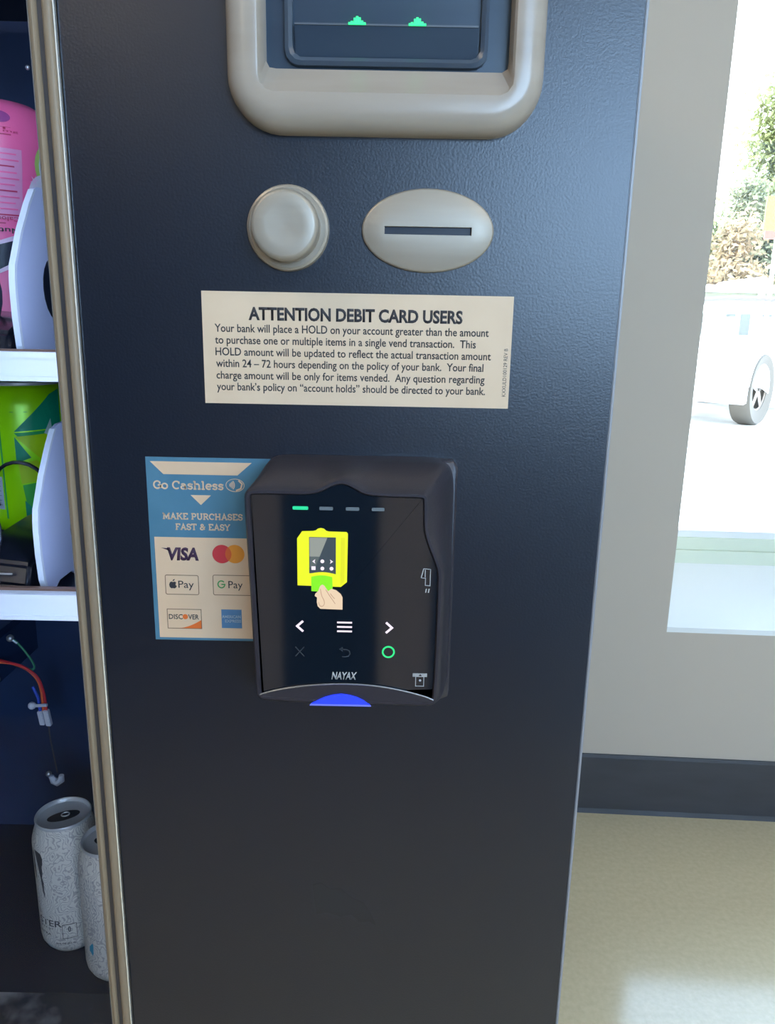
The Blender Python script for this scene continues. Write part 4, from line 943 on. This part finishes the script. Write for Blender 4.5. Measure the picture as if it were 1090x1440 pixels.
for wx in (0.0, 2.72):
    for y0, y1 in ((-.02, .24), (WD-.24, WD+.02)):
        bm = bmesh.new(); prf = [(.27, y0+.03), (.44, y0), (.46, y0+.04), (.46, y1-.04), (.44, y1), (.27, y1-.03)]
        rr_ = [[bm.verts.new(cw(wx+rad*math.cos(t), yy, .46+rad*math.sin(t))) for t in [2*PI*k/36 for k in range(36)]] for rad, yy in prf]
        for i in range(len(rr_)):
            j = (i+1) % len(rr_)
            for k in range(36): bm.faces.new((rr_[i][k], rr_[i][(k+1) % 36], rr_[j][(k+1) % 36], rr_[j][k]))
        wo = fin('wheel', bm, m_tyre, CAR, True)
        yo = y0+.05 if y0 < .5 else y1-.05
        bm = bmesh.new()
        for k in range(5):
            t = 2*PI*k/5+.3; d = .16
            q = [cw(wx+.05*math.cos(t+1.2), yo, .46+.05*math.sin(t+1.2)), cw(wx+.27*math.cos(t+d), yo, .46+.27*math.sin(t+d)), cw(wx+.27*math.cos(t-d), yo, .46+.27*math.sin(t-d)), cw(wx+.05*math.cos(t-1.2), yo, .46+.05*math.sin(t-1.2))]
            bm.faces.new([bm.verts.new(p) for p in q])
        rg = [[bm.verts.new(cw(wx+rad*math.cos(t), yo+dy, .46+rad*math.sin(t))) for t in [2*PI*k/32 for k in range(32)]] for rad, dy in ((.25, 0), (.28, -.02), (.28, .1))]
        for i in range(2):
            for k in range(32): bm.faces.new((rg[i][k], rg[i][(k+1) % 32], rg[i+1][(k+1) % 32], rg[i+1][k]))
        fin('rim', bm, m_rim, wo)
bm = bmesh.new(); 
for p in ((.60, -.12),):
    vs = [bm.verts.new(cw(p[0]+dx, p[1]+dy, z)) for z in (1.10, 1.32) for dx, dy in ((-.05, 0), (.08, 0), (.08, .17), (-.05, .17))]
    for f in ((0, 1, 2, 3), (4, 5, 6, 7), (0, 1, 5, 4), (1, 2, 6, 5), (2, 3, 7, 6), (3, 0, 4, 7)): bm.faces.new([vs[i] for i in f])
bmesh.ops.recalc_face_normals(bm, faces=bm.faces); bmesh.ops.bevel(bm, geom=bm.edges[:], offset=.03, segments=2, affect='EDGES')
fin('side_mirror', bm, m_trimc, CAR, True)

# long low building with dark doorways
m_bw = mat('white_cladding', (0.72, 0.72, 0.62), 0.7)
BG = empty('storage_building', (30, 60, -.05), 'long low white building with dark doorways at the foot of the trees', 'building')
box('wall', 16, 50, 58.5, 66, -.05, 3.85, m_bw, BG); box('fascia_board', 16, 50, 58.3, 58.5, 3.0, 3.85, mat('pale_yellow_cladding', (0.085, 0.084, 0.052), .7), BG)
box('roof_edge', 15.6, 50.4, 58.0, 66.4, 3.85, 4.35, m_white, BG)
bm = bmesh.new(); v = [bm.verts.new(p) for p in ((26.4, 57.9, 4.3), (27.9, 57.9, 4.3), (27.15, 57.9, 5.0), (26.4, 66, 4.3), (27.9, 66, 4.3), (27.15, 66, 5.0))]
for f in ((0, 1, 2), (3, 5, 4), (0, 2, 5, 3), (1, 4, 5, 2), (0, 3, 4, 1)): bm.faces.new([v[i] for i in f])
fin('gable', bm, m_white, BG); box('pillar', 26.95, 27.3, 57.95, 58.5, 0, 4.3, m_white, BG)
m_door = mat('dark_doorway', (0.040, 0.040, 0.030), .8)
for x in (20.6, 22.8, 25.2, 26.3, 27.9, 29.6, 31.5, 34.0, 36.5):
    box('doorway', x-.35, x+.35, 58.38, 58.52, .0, 2.35, m_door, BG)

# sign on a pole
SG = empty('street_sign', (9.55, 20, -.05), 'yellow and red sign on a pale pole outside', 'sign')
bm = bmesh.new(); tube(bm, [(9.55, 20.05, -.05), (9.55, 20.05, 4.6)], .05, 10); fin('pole', bm, m_white, SG)
box('sign_board', 9.14, 9.95, 19.93, 19.97, 3.56, 4.35, mat('yellow_sign', (0.25, 0.25, 0.005), .5), SG); box('red_band', 9.18, 9.95, 19.93, 19.97, 3.36, 3.56, mat('red_sign', (0.2, 0.03, 0.015), .5), SG)

# trees: trunk, branches, leaf crown made of small leaf quads
def leafmat(name, c):
    m = bpy.data.materials.new(name); m.use_nodes = True; n = m.node_tree.nodes; l = m.node_tree.links; n.clear()
    o = n.new('ShaderNodeOutputMaterial'); mx = n.new('ShaderNodeMixShader'); d = n.new('ShaderNodeBsdfDiffuse'); t = n.new('ShaderNodeBsdfTranslucent')
    tc_ = n.new('ShaderNodeTexCoord'); nz = n.new('ShaderNodeTexNoise'); nz.inputs['Scale'].default_value = .6; rmp = n.new('ShaderNodeValToRGB')
    rmp.color_ramp.elements[0].position = .35; rmp.color_ramp.elements[1].position = .65
    rmp.color_ramp.elements[0].color = (c[0]*.85, c[1]*.88, c[2]*.85, 1); rmp.color_ramp.elements[1].color = (c[0]*1.15, c[1]*1.1, c[2]*1.1, 1)
    l.new(tc_.outputs['Object'], nz.inputs['Vector']); l.new(nz.outputs[0], rmp.inputs[0]); l.new(rmp.outputs[0], d.inputs[0]); l.new(rmp.outputs[0], t.inputs[0])
    mx.inputs[0].default_value = .5; l.new(d.outputs[0], mx.inputs[1]); l.new(t.outputs[0], mx.inputs[2]); l.new(mx.outputs[0], o.inputs[0]); return m
def tree(x, y, h, rx, mleaf, label, nl=2600, seed=1, base=.15, leaf=.22, gap=0.0):
    rnd = random.Random(seed)
    t = empty('tree', (x, y, -.06), label, 'tree', 'trees beyond the car park')
    bm = bmesh.new(); tube(bm, [(x, y, -.06), (x+.15, y, h*.35), (x-.1, y, h*.8)], [.22, .15, .05], 8)
    cl = []
    for k in range(13):
        a = rnd.random()*2*PI; z0 = h*(base+.15+.5*rnd.random()); q = (x+rx*.75*math.cos(a)*rnd.uniform(.4, 1), y+rx*.75*math.sin(a)*rnd.uniform(.4, 1), min(h*.97, z0+h*.22*rnd.random()))
        tube(bm, [(x+.05, y, z0*.8), ((x+q[0])/2, (y+q[1])/2, (z0*.8+q[2])/2+.2), q], [.08, .05, .02], 5); cl.append(q)
    fin('trunk', bm, mat('bark', (.09, .08, .055), .9), t)
    V = []; Fc = []
    for c in cl: pass
    cl += [(x+rx*.4*rnd.uniform(-1, 1), y+rx*.4*rnd.uniform(-1, 1), h*rnd.uniform(base+.1, .95)) for _ in range(8)]
    for i in range(nl):
        c = rnd.choice(cl); s = rx*.34
        p = Vector((c[0]+rnd.gauss(0, s), c[1]+rnd.gauss(0, s), max(.3, c[2]+rnd.gauss(0, s*1.1))))
        u = Vector((rnd.gauss(0, 1), rnd.gauss(0, 1), rnd.gauss(0, 1))).normalized(); w = u.orthogonal().normalized(); L_ = leaf*rnd.uniform(.6, 1.3)
        k = len(V); V += [p-u*L_*.6, p+w*L_*.35, p+u*L_*.6, p-w*L_*.35]; Fc.append((k, k+1, k+2, k+3))
    o = pyd('foliage', V, Fc, mleaf, t); o['kind'] = 'stuff'
m_lf = leafmat('pale_green_leaves', (0.19, 0.21, 0.10)); m_lo = leafmat('tan_orange_leaves', (0.34, 0.26, 0.16)); m_ld = leafmat('grey_green_leaves', (0.23, 0.24, 0.15))
tree(31.0, 72.5, 9.8, 3.0, m_lo, 'orange-brown leaved tree behind the left end of the white building', 9000, 7, .0, .55)
tree(35.9, 80, 15, 3.0, m_ld, 'dense grey-green tree behind the white gable', 9000, 9, .0, .60)
tree(40.0, 71, 11, 3.2, m_ld, 'low grey-green tree behind the right end of the white building', 7000, 11, .0, .60)
tree(42.8, 90, 26, 3.9, m_lf, 'tall loose green tree rising highest above the white building', 9000, 3, .25, .70)
tree(47.0, 80, 17, 3.4, m_lf, 'pale green tree farthest right of the row', 6000, 15, .0, .60)
tree(26.5, 80, 13, 3.2, m_ld, 'grey-green tree farthest left of the row', 5000, 13, .0, .60)
tree(53.5, 90, 20, 4.0, m_ld, 'grey-green tree far behind the right end of the building', 5000, 17, .0, .90)
tree(37.5, 100, 19, 4.2, m_lf, 'pale green tree standing behind the dense grey-green one', 5000, 19, .0, .90)
